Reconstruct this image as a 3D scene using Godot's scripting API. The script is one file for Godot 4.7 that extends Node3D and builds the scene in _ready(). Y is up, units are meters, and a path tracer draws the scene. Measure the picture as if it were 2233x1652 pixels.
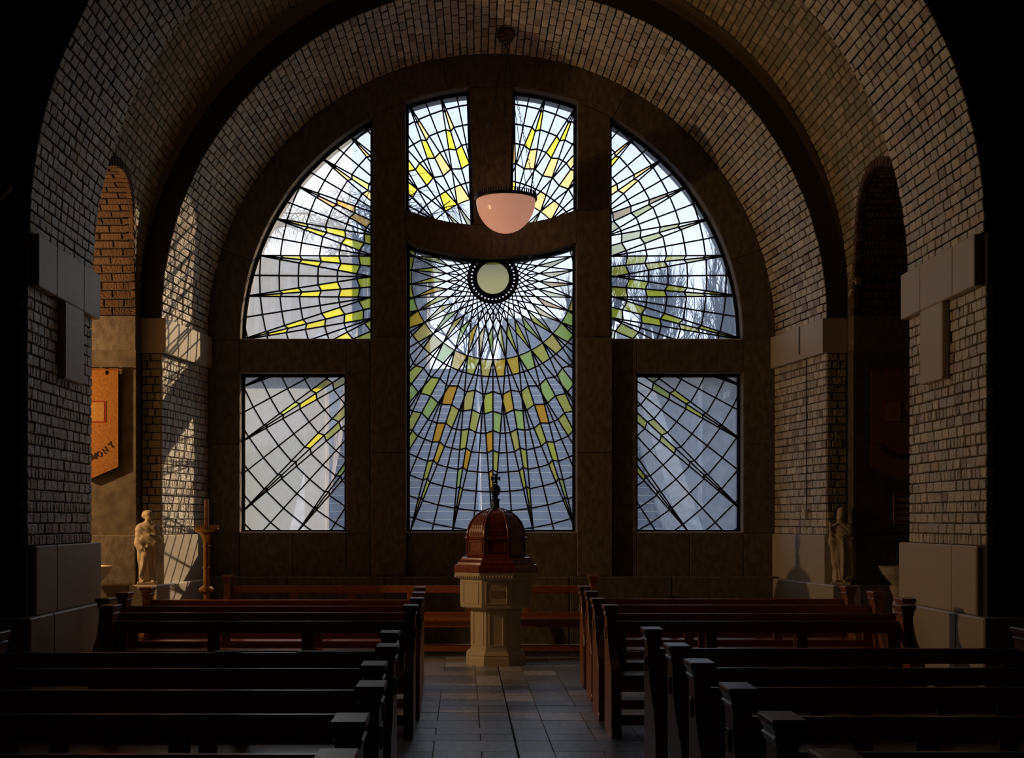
extends Node3D
# A side chapel at the end of a church: brick arches, a leaded sunburst window, pews and a font.
# x to the right, y up, z towards the nave; the inner face of the window wall is z = 0, the floor y = 0.

# ---------------------------------------------------------------- mesh builder
class MB:
	var v := PackedVector3Array()
	var n := PackedVector3Array()
	var uv := PackedVector2Array()
	var has_uv := false

	func tri(a: Vector3, b: Vector3, c: Vector3) -> void: # counter-clockwise from outside
		var nn := (b - a).cross(c - a).normalized()
		v.append(a); v.append(c); v.append(b)
		n.append(nn); n.append(nn); n.append(nn)

	func trin(a: Vector3, b: Vector3, c: Vector3, na: Vector3, nb: Vector3, nc: Vector3) -> void:
		v.append(a); v.append(c); v.append(b)
		n.append(na); n.append(nc); n.append(nb)

	func quad(a: Vector3, b: Vector3, c: Vector3, d: Vector3) -> void:
		tri(a, b, c)
		tri(a, c, d)

	func quadn(a: Vector3, b: Vector3, c: Vector3, d: Vector3, na: Vector3, nb: Vector3, nc: Vector3, nd: Vector3) -> void:
		trin(a, b, c, na, nb, nc)
		trin(a, c, d, na, nc, nd)

	func obox(t: Transform3D, s: Vector3, bev := 0.0) -> void:
		var h := s * 0.5
		if bev <= 0.0:
			var p: Array[Vector3] = []
			for i in 8:
				p.append(t * Vector3(h.x if i & 1 else -h.x, h.y if i & 2 else -h.y, h.z if i & 4 else -h.z))
			quad(p[4], p[5], p[7], p[6]); quad(p[1], p[0], p[2], p[3])
			quad(p[5], p[1], p[3], p[7]); quad(p[0], p[4], p[6], p[2])
			quad(p[6], p[7], p[3], p[2]); quad(p[0], p[1], p[5], p[4])
			return
		var b := minf(bev, minf(h.x, minf(h.y, h.z)) * 0.9)
		# three vertices at each corner, one on each face
		var q := []
		for i in 8:
			var sx := 1.0 if i & 1 else -1.0
			var sy := 1.0 if i & 2 else -1.0
			var sz := 1.0 if i & 4 else -1.0
			q.append([t * Vector3(sx * h.x, sy * (h.y - b), sz * (h.z - b)), t * Vector3(sx * (h.x - b), sy * h.y, sz * (h.z - b)), t * Vector3(sx * (h.x - b), sy * (h.y - b), sz * h.z)])
		quad(q[4][2], q[5][2], q[7][2], q[6][2]); quad(q[1][2], q[0][2], q[2][2], q[3][2])
		quad(q[5][0], q[1][0], q[3][0], q[7][0]); quad(q[0][0], q[4][0], q[6][0], q[2][0])
		quad(q[6][1], q[7][1], q[3][1], q[2][1]); quad(q[0][1], q[1][1], q[5][1], q[4][1])
		for e in [[4, 5, 1, 2], [0, 1, 2, 1], [6, 7, 2, 1], [2, 3, 1, 2]]: # edges along x
			var a: int = e[0]
			var c: int = e[1]
			var f1 := 2
			var f2 := 1
			edge(q[a][f1], q[c][f1], q[c][f2], q[a][f2], t)
		for e in [[0, 2], [1, 3], [4, 6], [5, 7]]: # along y
			edge(q[e[0]][0], q[e[1]][0], q[e[1]][2], q[e[0]][2], t)
		for e in [[0, 4], [1, 5], [2, 6], [3, 7]]: # along z
			edge(q[e[0]][0], q[e[1]][0], q[e[1]][1], q[e[0]][1], t)
		for i in 8:
			out_tri(q[i][0], q[i][1], q[i][2], t.origin)

	func out_tri(a: Vector3, b: Vector3, c: Vector3, from: Vector3) -> void:
		if (b - a).cross(c - a).dot((a + b + c) / 3.0 - from) >= 0.0:
			tri(a, b, c)
		else:
			tri(a, c, b)

	func edge(a: Vector3, b: Vector3, c: Vector3, d: Vector3, t: Transform3D) -> void:
		out_tri(a, b, c, t.origin)
		out_tri(a, c, d, t.origin)

	func box(c: Vector3, s: Vector3, bev := 0.0) -> void:
		obox(Transform3D(Basis(), c), s, bev)

	func bar(a: Vector3, b: Vector3, w: float, d: float, up := Vector3.UP, bev := 0.0) -> void: # a box from a to b
		var z := b - a
		var l := z.length()
		if l < 1e-6:
			return
		z /= l
		var x := up.cross(z)
		if x.length() < 1e-4:
			x = Vector3.RIGHT.cross(z)
		x = x.normalized()
		var y := z.cross(x)
		obox(Transform3D(Basis(x, y, z), (a + b) * 0.5), Vector3(w, d, l), bev)

	# extrude a polygon; t maps (x, y) to the face and z to the depth, from z0 to z1
	func prism(poly: PackedVector2Array, t: Transform3D, z0: float, z1: float, bev := 0.0) -> void:
		var p := poly
		if Geometry2D.is_polygon_clockwise(p):
			p = p.duplicate()
			p.reverse()
		var k := p.size()
		var face := p
		if bev > 0.0:
			var ins := Geometry2D.offset_polygon(p, -bev, Geometry2D.JOIN_MITER)
			if ins.size() == 1 and ins[0].size() == k:
				# match the first corner
				var g: PackedVector2Array = ins[0]
				if Geometry2D.is_polygon_clockwise(g):
					g.reverse()
				var best := 0
				for i in k:
					if g[i].distance_to(p[0]) < g[best].distance_to(p[0]):
						best = i
				face = PackedVector2Array()
				for i in k:
					face.append(g[(best + i) % k])
			else:
				bev = 0.0
		var ix := Geometry2D.triangulate_polygon(face)
		for i in range(0, ix.size(), 3):
			var a := face[ix[i]]
			var b := face[ix[i + 1]]
			var c := face[ix[i + 2]]
			if (b - a).cross(c - a) < 0.0:
				var s := b
				b = c
				c = s
			tri(t * Vector3(a.x, a.y, z1), t * Vector3(b.x, b.y, z1), t * Vector3(c.x, c.y, z1))
			tri(t * Vector3(a.x, a.y, z0), t * Vector3(c.x, c.y, z0), t * Vector3(b.x, b.y, z0))
		var zz := z1 - bev
		for i in k:
			var a := p[i]
			var b := p[(i + 1) % k]
			if bev > 0.0:
				var fa := face[i]
				var fb := face[(i + 1) % k]
				quad(t * Vector3(a.x, a.y, zz), t * Vector3(b.x, b.y, zz), t * Vector3(fb.x, fb.y, z1), t * Vector3(fa.x, fa.y, z1))
				quad(t * Vector3(fa.x, fa.y, z0), t * Vector3(fb.x, fb.y, z0), t * Vector3(b.x, b.y, z0), t * Vector3(a.x, a.y, z0))
			quad(t * Vector3(a.x, a.y, z0), t * Vector3(b.x, b.y, z0), t * Vector3(b.x, b.y, zz), t * Vector3(a.x, a.y, zz))

	# turn a profile of (radius, height) round the y axis of t
	func lathe(prof: PackedVector2Array, t: Transform3D, segs := 24, smooth := true, turn := 0.0) -> void:
		var k := prof.size()
		for j in k - 1:
			var p := prof[j]
			var q := prof[j + 1]
			if p.distance_to(q) < 1e-6:
				continue
			var d := (q - p).normalized()
			var nn := Vector2(d.y, -d.x)
			for i in segs:
				var a0 := TAU * i / segs + turn
				var a1 := TAU * (i + 1) / segs + turn
				var u0 := Vector3(cos(a0), 0, sin(a0))
				var u1 := Vector3(cos(a1), 0, sin(a1))
				var a := t * (u0 * p.x + Vector3.UP * p.y)
				var b := t * (u1 * p.x + Vector3.UP * p.y)
				var c := t * (u1 * q.x + Vector3.UP * q.y)
				var e := t * (u0 * q.x + Vector3.UP * q.y)
				if smooth:
					var n0 := (t.basis * (u0 * nn.x + Vector3.UP * nn.y)).normalized()
					var n1 := (t.basis * (u1 * nn.x + Vector3.UP * nn.y)).normalized()
					if p.x > 1e-5:
						trin(a, c, b, n0, n1, n1)
					if q.x > 1e-5:
						trin(a, e, c, n0, n0, n1)
				else:
					if p.x > 1e-5:
						tri(a, c, b)
					if q.x > 1e-5:
						tri(a, e, c)

	func tube(pts: PackedVector3Array, r0: float, r1: float, segs := 8, closed := false) -> void:
		var k := pts.size()
		var rings := []
		var nx := Vector3.ZERO
		for i in k:
			var d := (pts[(i + 1) % k] - pts[(i - 1 + k) % k]) if closed else (pts[mini(i + 1, k - 1)] - pts[maxi(i - 1, 0)])
			d = d.normalized()
			if nx == Vector3.ZERO:
				nx = d.cross(Vector3.UP)
				if nx.length() < 0.1:
					nx = d.cross(Vector3.RIGHT)
			nx = (nx - d * nx.dot(d)).normalized()
			var ny := d.cross(nx)
			var r := lerpf(r0, r1, float(i) / maxf(1.0, k - 1))
			var ring := []
			for j in segs:
				var a := TAU * j / segs
				var o := nx * cos(a) + ny * sin(a)
				ring.append([pts[i] + o * r, o])
			rings.append(ring)
		for i in (k if closed else k - 1):
			var A: Array = rings[i]
			var B: Array = rings[(i + 1) % k]
			for j in segs:
				var j2 := (j + 1) % segs
				quadn(A[j][0], A[j2][0], B[j2][0], B[j][0], A[j][1], A[j2][1], B[j2][1], B[j][1])
		if not closed and segs > 3:
			for j in range(1, segs - 1):
				tri(rings[0][0][0], rings[0][j + 1][0], rings[0][j][0])
				tri(rings[k - 1][0][0], rings[k - 1][j][0], rings[k - 1][j + 1][0])

	func ball(c: Vector3, r: Vector3, segs := 16, rows := 10) -> void:
		for i in rows:
			var t0 := PI * i / rows
			var t1 := PI * (i + 1) / rows
			for j in segs:
				var a0 := TAU * j / segs
				var a1 := TAU * (j + 1) / segs
				var p := [Vector3(sin(t0) * cos(a0), cos(t0), sin(t0) * sin(a0)), Vector3(sin(t0) * cos(a1), cos(t0), sin(t0) * sin(a1)), Vector3(sin(t1) * cos(a1), cos(t1), sin(t1) * sin(a1)), Vector3(sin(t1) * cos(a0), cos(t1), sin(t1) * sin(a0))]
				var w := []
				var m := []
				for x: Vector3 in p:
					w.append(c + x * r)
					m.append((x / r).normalized())
				if i > 0:
					trin(w[0], w[1], w[2], m[0], m[1], m[2])
				if i < rows - 1:
					trin(w[0], w[2], w[3], m[0], m[2], m[3])

	func add(o: MB, t: Transform3D) -> void:
		for i in o.v.size():
			v.append(t * o.v[i])
			n.append((t.basis * o.n[i]).normalized())

	func mesh() -> ArrayMesh:
		var a := []
		a.resize(Mesh.ARRAY_MAX)
		a[Mesh.ARRAY_VERTEX] = v
		a[Mesh.ARRAY_NORMAL] = n
		if has_uv:
			a[Mesh.ARRAY_TEX_UV] = uv
		var m := ArrayMesh.new()
		m.add_surface_from_arrays(Mesh.PRIMITIVE_TRIANGLES, a)
		return m

# ---------------------------------------------------------------- scene helpers
var rng := RandomNumberGenerator.new()
var M := {}
var taken := {}
var ORD := ["first", "second", "third", "fourth", "fifth", "sixth", "seventh", "eighth", "ninth", "tenth"]
const EYE := Vector3(-0.33, 1.6, 16.0)

func numbered(called: String) -> String:
	var k: int = taken.get(called, 0)
	taken[called] = k + 1
	return called if k == 0 else "%s_%03d" % [called, k]

func tag(o: Node, label := "", category := "", group := "", kind := "") -> void:
	if label: o.set_meta("label", label)
	if category: o.set_meta("category", category)
	if group: o.set_meta("group", group)
	if kind: o.set_meta("kind", kind)

func base(called: String, at := Vector3.ZERO, turn := 0.0) -> Node3D:
	var o := Node3D.new()
	o.name = numbered(called)
	add_child(o)
	o.position = at
	o.rotation.y = turn
	return o

func inst(called: String, mesh: Mesh, m: Material, parent: Node, t := Transform3D()) -> MeshInstance3D:
	var o := MeshInstance3D.new()
	o.name = called
	o.mesh = mesh
	o.material_override = m
	o.transform = t
	parent.add_child(o, true)
	return o

func put(called: String, b: MB, m: Material, parent: Node, t := Transform3D()) -> MeshInstance3D:
	return inst(called, b.mesh(), m, parent, t)

func room(called: String, label: String, category: String) -> Node3D:
	var o := base(called)
	tag(o, label, category, "", "structure")
	return o

func bx(c: Vector3, s: Vector3, bev := 0.0) -> MB:
	var b := MB.new()
	b.box(c, s, bev)
	return b

func rect(x0: float, y0: float, x1: float, y1: float) -> PackedVector2Array:
	return PackedVector2Array([Vector2(x0, y0), Vector2(x1, y0), Vector2(x1, y1), Vector2(x0, y1)])

func polar(c: Vector2, r: float, deg_from_bottom: float) -> Vector2:
	var a := deg_to_rad(deg_from_bottom)
	return c + Vector2(sin(a), -cos(a)) * r

# ---------------------------------------------------------------- materials
func noise_tex(freq: float, cols: Array, seed_ := 1, size := 256, oct := 4, kind := FastNoiseLite.TYPE_SIMPLEX_SMOOTH) -> NoiseTexture2D:
	var f := FastNoiseLite.new()
	f.noise_type = kind
	f.frequency = freq
	f.fractal_octaves = oct
	f.seed = seed_
	var t := NoiseTexture2D.new()
	t.width = size
	t.height = size
	t.seamless = true
	t.noise = f
	var g := Gradient.new()
	g.offsets = PackedFloat32Array([0.0, 1.0])
	g.colors = PackedColorArray([cols[0], cols[cols.size() - 1]])
	for i in range(1, cols.size() - 1):
		g.add_point(float(i) / (cols.size() - 1), cols[i])
	t.color_ramp = g
	return t

func bump_tex(freq: float, seed_: int, strength := 4.0, size := 256) -> NoiseTexture2D:
	var f := FastNoiseLite.new()
	f.frequency = freq
	f.fractal_octaves = 4
	f.seed = seed_
	var t := NoiseTexture2D.new()
	t.width = size
	t.height = size
	t.seamless = true
	t.as_normal_map = true
	t.bump_strength = strength
	t.noise = f
	return t

func mat(called: String, c: Color, rough := 0.8, tex: Texture2D = null, scale := 1.0, nrm: Texture2D = null, metal := 0.0) -> StandardMaterial3D:
	var m := StandardMaterial3D.new()
	m.resource_name = called
	m.albedo_color = c
	m.roughness = rough
	m.metallic = metal
	m.uv1_triplanar = true
	m.uv1_world_triplanar = true
	m.uv1_scale = Vector3.ONE * scale
	if tex: m.albedo_texture = tex
	if nrm:
		m.normal_enabled = true
		m.normal_texture = nrm
		m.normal_scale = 1.0
	M[called] = m
	return m

func materials() -> void:
	var grit := noise_tex(0.06, [Color(0.82, 0.80, 0.77), Color(0.95, 0.94, 0.92), Color(1, 1, 1)], 3)
	var grit_n := bump_tex(0.05, 5, 5.0)
	var brick_tones := [Color(0.85, 0.835, 0.81), Color(0.89, 0.88, 0.855), Color(0.80, 0.77, 0.76), Color(0.84, 0.795, 0.745), Color(0.77, 0.785, 0.77), Color(0.92, 0.90, 0.865), Color(0.68, 0.62, 0.59)]
	for i in brick_tones.size():
		mat("brick_%d" % i, brick_tones[i], [0.36, 0.42, 0.34, 0.45, 0.38, 0.5, 0.4][i], grit, 2.3, grit_n)
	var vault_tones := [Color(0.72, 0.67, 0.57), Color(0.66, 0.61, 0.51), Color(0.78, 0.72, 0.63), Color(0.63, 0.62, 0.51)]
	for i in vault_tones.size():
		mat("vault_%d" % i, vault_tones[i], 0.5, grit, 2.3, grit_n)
	var warm_tones := [Color(0.37, 0.265, 0.18), Color(0.32, 0.225, 0.15), Color(0.41, 0.30, 0.205)]
	for i in warm_tones.size():
		mat("warm_%d" % i, warm_tones[i], 0.8, grit, 2.3, grit_n)
	mat("mortar", Color(0.30, 0.28, 0.25), 0.95, grit, 3.0)
	mat("vault_mortar", Color(0.34, 0.31, 0.26), 0.95, grit, 3.0)
	var speck := noise_tex(0.22, [Color(0.72, 0.71, 0.69), Color(0.86, 0.85, 0.83), Color(1, 1, 1)], 9, 512, 3)
	var speck_n := bump_tex(0.2, 11, 1.6, 512)
	mat("stone", Color(0.87, 0.82, 0.75), 0.38, speck, 1.3, speck_n)
	mat("stone_alt", Color(0.84, 0.795, 0.73), 0.40, speck, 1.3, speck_n)
	var stain := noise_tex(0.02, [Color(0.68, 0.65, 0.61), Color(0.86, 0.84, 0.81), Color(1, 0.99, 0.97)], 21, 512, 5)
	mat("wall_stone", Color(0.51, 0.47, 0.42), 0.7, stain, 0.9, speck_n).uv1_scale = Vector3(1.1, 0.6, 1.1)
	mat("wall_stone_alt", Color(0.48, 0.44, 0.395), 0.7, stain, 0.9, speck_n).uv1_scale = Vector3(0.9, 0.5, 0.9)
	mat("font_stone", Color(0.90, 0.84, 0.73), 0.6, speck, 1.6, speck_n)
	mat("statue", Color(0.86, 0.79, 0.68), 0.6, speck, 2.0)
	var slate := noise_tex(0.02, [Color(0.62, 0.63, 0.65), Color(0.82, 0.83, 0.84), Color(1, 1, 1)], 31, 512, 5)
	for i in 4:
		var k: float = [0.52, 0.64, 0.45, 0.74][i]
		k += 0.10
		mat("slate_%d" % i, Color(k, k * 0.99, k * 0.98), 0.32 + 0.03 * i, slate, 0.9 + 0.2 * i, bump_tex(0.03, 40 + i, 0.2))
		M["slate_%d" % i].metallic_specular = 0.9
	mat("joint", Color(0.22, 0.215, 0.21), 0.9)
	var grain := noise_tex(0.03, [Color(0.62, 0.60, 0.58), Color(0.85, 0.84, 0.83), Color(1, 1, 1)], 51, 256, 4)
	var w := mat("wood", Color(0.72, 0.43, 0.20), 0.32, grain, 1.0)
	w.uv1_scale = Vector3(1.2, 9.0, 9.0)
	w.clearcoat_enabled = true
	w.clearcoat = 0.35
	w.clearcoat_roughness = 0.3
	var w2 := mat("wood_end", Color(0.66, 0.39, 0.18), 0.36, grain, 1.0)
	w2.uv1_scale = Vector3(9.0, 1.6, 9.0)
	w2.clearcoat_enabled = true
	w2.clearcoat = 0.3
	w2.clearcoat_roughness = 0.35
	var fw := mat("lid_wood", Color(0.58, 0.25, 0.09), 0.26, grain, 3.0)
	fw.clearcoat_enabled = true
	fw.clearcoat = 0.6
	fw.clearcoat_roughness = 0.15
	mat("brass", Color(0.80, 0.58, 0.24), 0.28, null, 1.0, null, 1.0)
	mat("old_brass", Color(0.45, 0.36, 0.22), 0.4, null, 1.0, null, 1.0)
	mat("dark_bronze", Color(0.16, 0.15, 0.13), 0.45, null, 1.0, null, 0.8)
	mat("lead", Color(0.09, 0.088, 0.085), 0.7, null, 1.0, null, 0.2)
	mat("steel", Color(0.12, 0.115, 0.11), 0.55, null, 1.0, null, 0.4)
	mat("wax", Color(0.80, 0.62, 0.45), 0.5)
	mat("wax_print", Color(0.55, 0.18, 0.10), 0.6)
	var cloth := noise_tex(0.05, [Color(0.8, 0.78, 0.74), Color(1, 1, 1)], 61)
	mat("banner", Color(0.66, 0.44, 0.18), 0.95, cloth, 2.0)
	mat("banner_patch", Color(0.74, 0.54, 0.27), 0.95, cloth, 2.0)
	mat("banner_trim", Color(0.55, 0.16, 0.08), 0.95)
	mat("banner_ink", Color(0.10, 0.06, 0.04), 0.9)
	mat("plaster", Color(0.46, 0.42, 0.37), 0.95, stain, 0.5)
	mat("white_plastic", Color(0.82, 0.80, 0.77), 0.45)
	mat("black_cable", Color(0.05, 0.05, 0.05), 0.6)
	mat("paper", Color(0.85, 0.85, 0.83), 0.8)
	# outdoors
	mat("concrete", Color(0.72, 0.72, 0.72), 0.9, stain, 0.3)
	mat("step", Color(0.56, 0.565, 0.60), 0.9, grit, 0.7)
	mat("nosing", Color(0.95, 0.90, 0.80), 0.85)
	mat("path", Color(0.62, 0.61, 0.60), 0.9, grit, 0.5)
	mat("grass", Color(0.32, 0.40, 0.27), 0.95, noise_tex(0.08, [Color(0.45, 0.5, 0.4), Color(1, 1, 0.95)], 71), 0.8)
	mat("leaf", Color(0.27, 0.36, 0.23), 0.9)
	mat("bark", Color(0.22, 0.20, 0.19), 0.95)
	mat("galvanised", Color(0.55, 0.57, 0.60), 0.5, null, 1.0, null, 0.3)
	mat("facade", Color(0.72, 0.73, 0.75), 0.9, stain, 0.15)
	# glass
	var g := StandardMaterial3D.new()
	g.resource_name = "clear_glass"
	g.transparency = BaseMaterial3D.TRANSPARENCY_ALPHA
	g.albedo_color = Color(0.80, 0.86, 0.95, 0.04)
	g.roughness = 0.12
	g.backlight_enabled = true
	g.backlight = Color(0.53, 0.565, 0.61)
	M.clear_glass = g
	var tints := {"lime": Color(0.88, 0.90, 0.34), "olive": Color(0.82, 0.82, 0.32), "gold": Color(1.0, 0.87, 0.28), "amber": Color(1.0, 0.79, 0.14), "peach": Color(1.0, 0.85, 0.52), "sand": Color(0.90, 0.84, 0.45), "mint": Color(0.78, 0.88, 0.50), "disc": Color(0.96, 0.92, 0.50)}
	for k: String in tints:
		var m := StandardMaterial3D.new()
		m.resource_name = k + "_glass"
		m.transparency = BaseMaterial3D.TRANSPARENCY_ALPHA
		var c: Color = tints[k]
		m.backlight_enabled = true
		m.backlight = c
		c.a = 0.5 if k == "disc" else 0.22
		m.albedo_color = c
		m.roughness = 0.15
		M[k] = m
	var clear_tints := {"lime": Color(0.87, 0.89, 0.50), "olive": Color(0.82, 0.83, 0.48), "gold": Color(1.0, 0.86, 0.28), "amber": Color(1.0, 0.64, 0.05), "peach": Color(1.0, 0.80, 0.50), "sand": Color(0.92, 0.86, 0.50), "mint": Color(0.80, 0.90, 0.60), "disc": Color(0.87, 0.85, 0.60)}
	for k: String in clear_tints:
		var m := StandardMaterial3D.new()
		m.resource_name = k + "_cathedral_glass"
		m.transparency = BaseMaterial3D.TRANSPARENCY_ALPHA
		m.refraction_enabled = true
		m.refraction_scale = 0.002
		var c: Color = clear_tints[k]
		c.a = 0.0
		m.albedo_color = c
		m.roughness = 0.05
		M[k + "_cathedral"] = m

# ---------------------------------------------------------------- bricks
const BH := 0.078
var brick_meshes := {}
func brick_mesh(length: float, variant: int, height := BH, depth := 0.06) -> ArrayMesh:
	var key := "%d_%d_%d_%d" % [roundi(length * 100), variant, roundi(height * 1000), roundi(depth * 1000)]
	if not brick_meshes.has(key):
		brick_meshes[key] = brick_shape(length, variant, height, depth).mesh()
	return brick_meshes[key]

var brick_shapes := {}
func brick_shape(length: float, variant: int, height := BH, depth := 0.06) -> MB:
	var key := "%d_%d_%d_%d" % [roundi(length * 100), variant, roundi(height * 1000), roundi(depth * 1000)]
	if brick_shapes.has(key):
		return brick_shapes[key]
	var r := RandomNumberGenerator.new()
	r.seed = hash(key)
	var b := MB.new()
	var L := roundf(length * 100) / 100.0
	# outline with worn corners, face slightly uneven and chamfered
	var o := [Vector2(-L / 2, -height / 2), Vector2(L / 2, -height / 2), Vector2(L / 2, height / 2), Vector2(-L / 2, height / 2)]
	for i in 4:
		o[i] += Vector2(r.randf_range(-0.003, 0.003), r.randf_range(-0.003, 0.003))
	var f := []
	for i in 4:
		var p: Vector2 = o[i]
		f.append(Vector3(p.x - signf(p.x) * r.randf_range(0.004, 0.008), p.y - signf(p.y) * r.randf_range(0.004, 0.008), r.randf_range(-0.003, 0.003)))
	for i in 4:
		var j := (i + 1) % 4
		var a: Vector2 = o[i]
		var c: Vector2 = o[j]
		b.quad(Vector3(a.x, a.y, -0.008), Vector3(c.x, c.y, -0.008), f[j], f[i])
		b.quad(Vector3(a.x, a.y, -depth), Vector3(c.x, c.y, -depth), Vector3(c.x, c.y, -0.008), Vector3(a.x, a.y, -0.008))
	b.quad(f[0], f[1], f[2], f[3])
	brick_shapes[key] = b
	return b

# list of [transform, length, height]; the 300 largest in view become parts, the rest one part of kind stuff
func lay_bricks(list: Array, parent: Node, tones: String, n_tones: int, called := "brick") -> void:
	for e: Array in list:
		var p: Vector3 = (e[0] as Transform3D).origin
		var d := p.distance_to(EYE)
		var facing := absf(((e[0] as Transform3D).basis.z).dot((EYE - p) / d))
		e.append(e[1] * facing / (d * d))
	list.sort_custom(func(a: Array, b: Array) -> bool: return a[3] > b[3])
	var rest := {}
	for i in list.size():
		var e: Array = list[i]
		var tone := rng.randi() % n_tones
		if n_tones > 5 and tone >= 5 and rng.randf() < 0.5:
			tone = rng.randi() % 3
		var vr := rng.randi() % 4
		if i < 300:
			inst(called, brick_mesh(e[1], vr, e[2]), M["%s_%d" % [tones, tone]], parent, e[0])
		else:
			if not rest.has(tone):
				rest[tone] = MB.new()
			rest[tone].add(brick_shape(e[1], vr, e[2]), e[0])
	for tone: int in rest:
		var o := put("more_bricks", rest[tone], M["%s_%d" % [tones, tone]], parent)
		o.set_meta("kind", "stuff")

# a frame whose z points out of the face, y along up
func face_frame(o: Vector3, along: Vector3, up: Vector3) -> Transform3D:
	return Transform3D(Basis(along, up, along.cross(up)), o)

# brick rows on a flat face. a is the lower left corner seen from outside; along and up are unit vectors
func brick_wall(a: Vector3, along: Vector3, up: Vector3, width: float, height: float, skip: Callable, narrow_third := true, mean := 0.165) -> Array:
	var out := []
	var rows := int(round(height / 0.0885))
	var pitch := height / rows
	for r in rows:
		var x := 0.0
		var narrow := narrow_third and r % 3 == 0
		var first := true
		while x < width - 0.01:
			var l: float
			if narrow:
				l = rng.randf_range(0.055, 0.11)
			else:
				l = mean + rng.randf_range(-0.025, 0.025)
			if first and not narrow and r % 2 == 1:
				l *= 0.55
			first = false
			if x + l > width - 0.05:
				l = width - x
			if l > 0.3:
				l *= 0.5
			var c := a + along * (x + l / 2) + up * ((r + 0.5) * pitch)
			if not skip.call(c):
				var t := face_frame(c + along.cross(up) * rng.randf_range(-0.002, 0.004), along, up)
				out.append([t, l - 0.013, pitch - 0.010])
			x += l
	return out

# brick courses on the inside of an arch (a barrel or a cone): centre height cy, radius r0 at z0 and r1 at z1
func brick_arch(cy: float, r0: float, z0: float, r1: float, z1: float, skip: Callable, mean := 0.165, a0 := 0.0, a1 := 180.0) -> Array:
	var out := []
	var rm := (r0 + r1) / 2
	var rows := int(round(deg_to_rad(a1 - a0) * rm / 0.0885))
	var slope := (r1 - r0) / (z1 - z0)
	var run := (z1 - z0) * sqrt(1.0 + slope * slope)
	for r in rows:
		var ang := deg_to_rad(a0 + (a1 - a0) * (r + 0.5) / rows)
		var radial := Vector3(cos(ang), sin(ang), 0)
		var tang := Vector3(-sin(ang), cos(ang), 0)
		var along := (Vector3(0, 0, -1) - radial * slope).normalized() # towards smaller z
		var x := 0.0
		var first := true
		while x < run - 0.01:
			var l := mean + rng.randf_range(-0.025, 0.025)
			if first and r % 2 == 1:
				l *= 0.5
			first = false
			if x + l > run - 0.05:
				l = run - x
			if l > 0.3:
				l *= 0.5
			var zz := z1 - (x + l / 2) / run * (z1 - z0)
			var rad := r0 + slope * (zz - z0)
			var h := deg_to_rad(a1 - a0) * rad / rows
			var c := radial * rad + Vector3(0, cy, zz)
			if not skip.call(c):
				# z of the frame points to the axis
				var nrm := along.cross(tang)
				var al := along
				if nrm.dot(radial) > 0.0:
					al = -along
					nrm = -nrm
				var tilt := Basis(tang, rng.randf_range(-0.012, 0.012))
				var t := Transform3D(tilt * Basis(al, tang, al.cross(tang)), c - nrm * rng.randf_range(-0.002, 0.005))
				out.append([t, l - 0.013, snappedf(h - 0.010, 0.002)])
			x += l
	return out

func never(_c: Vector3) -> bool:
	return false

# thick shell behind an arch
func arch_shell(cy: float, r0: float, z0: float, r1: float, z1: float, thick: float, segs := 64) -> MB:
	var b := MB.new()
	for i in segs:
		var a := PI * i / segs
		var c := PI * (i + 1) / segs
		var u := Vector3(cos(a), sin(a), 0)
		var w := Vector3(cos(c), sin(c), 0)
		var o := Vector3(0, cy, 0)
		var p00 := o + u * r0 + Vector3(0, 0, z0)
		var p01 := o + u * r1 + Vector3(0, 0, z1)
		var p10 := o + w * r0 + Vector3(0, 0, z0)
		var p11 := o + w * r1 + Vector3(0, 0, z1)
		var q00 := p00 + u * thick
		var q01 := p01 + u * thick
		var q10 := p10 + w * thick
		var q11 := p11 + w * thick
		b.quadn(p00, p10, p11, p01, -u, -w, -w, -u)
		b.quad(q00, q01, q11, q10)
		b.quad(p01, p11, q11, q01)
		b.quad(p00, q00, q10, p10)
	return b

# wall across the nave with an arched opening down to the floor
func arch_wall(R: float, cy: float, z0: float, z1: float, xmax: float, ytop: float) -> MB:
	var b := MB.new()
	var segs := 64
	for i in segs:
		var pts := []
		for k in 2:
			var a := PI * (i + k) / segs
			var u := Vector2(cos(a), sin(a))
			var s := 1e9
			if absf(u.x) > 1e-6:
				s = minf(s, xmax / absf(u.x))
			if u.y > 1e-6:
				s = minf(s, (ytop - cy) / u.y)
			pts.append(u * R)
			pts.append(u * s)
		var poly := PackedVector2Array([pts[0], pts[1], pts[3], pts[2]])
		var t := Transform3D(Basis(), Vector3(0, cy, 0))
		b.prism(poly, t, z0, z1)
	# the corners of the rectangle that the fan leaves out
	for s in [-1.0, 1.0]:
		b.prism(rect(minf(s * R, s * xmax), 0, maxf(s * R, s * xmax), cy), Transform3D(), z0, z1)
	return b

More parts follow.
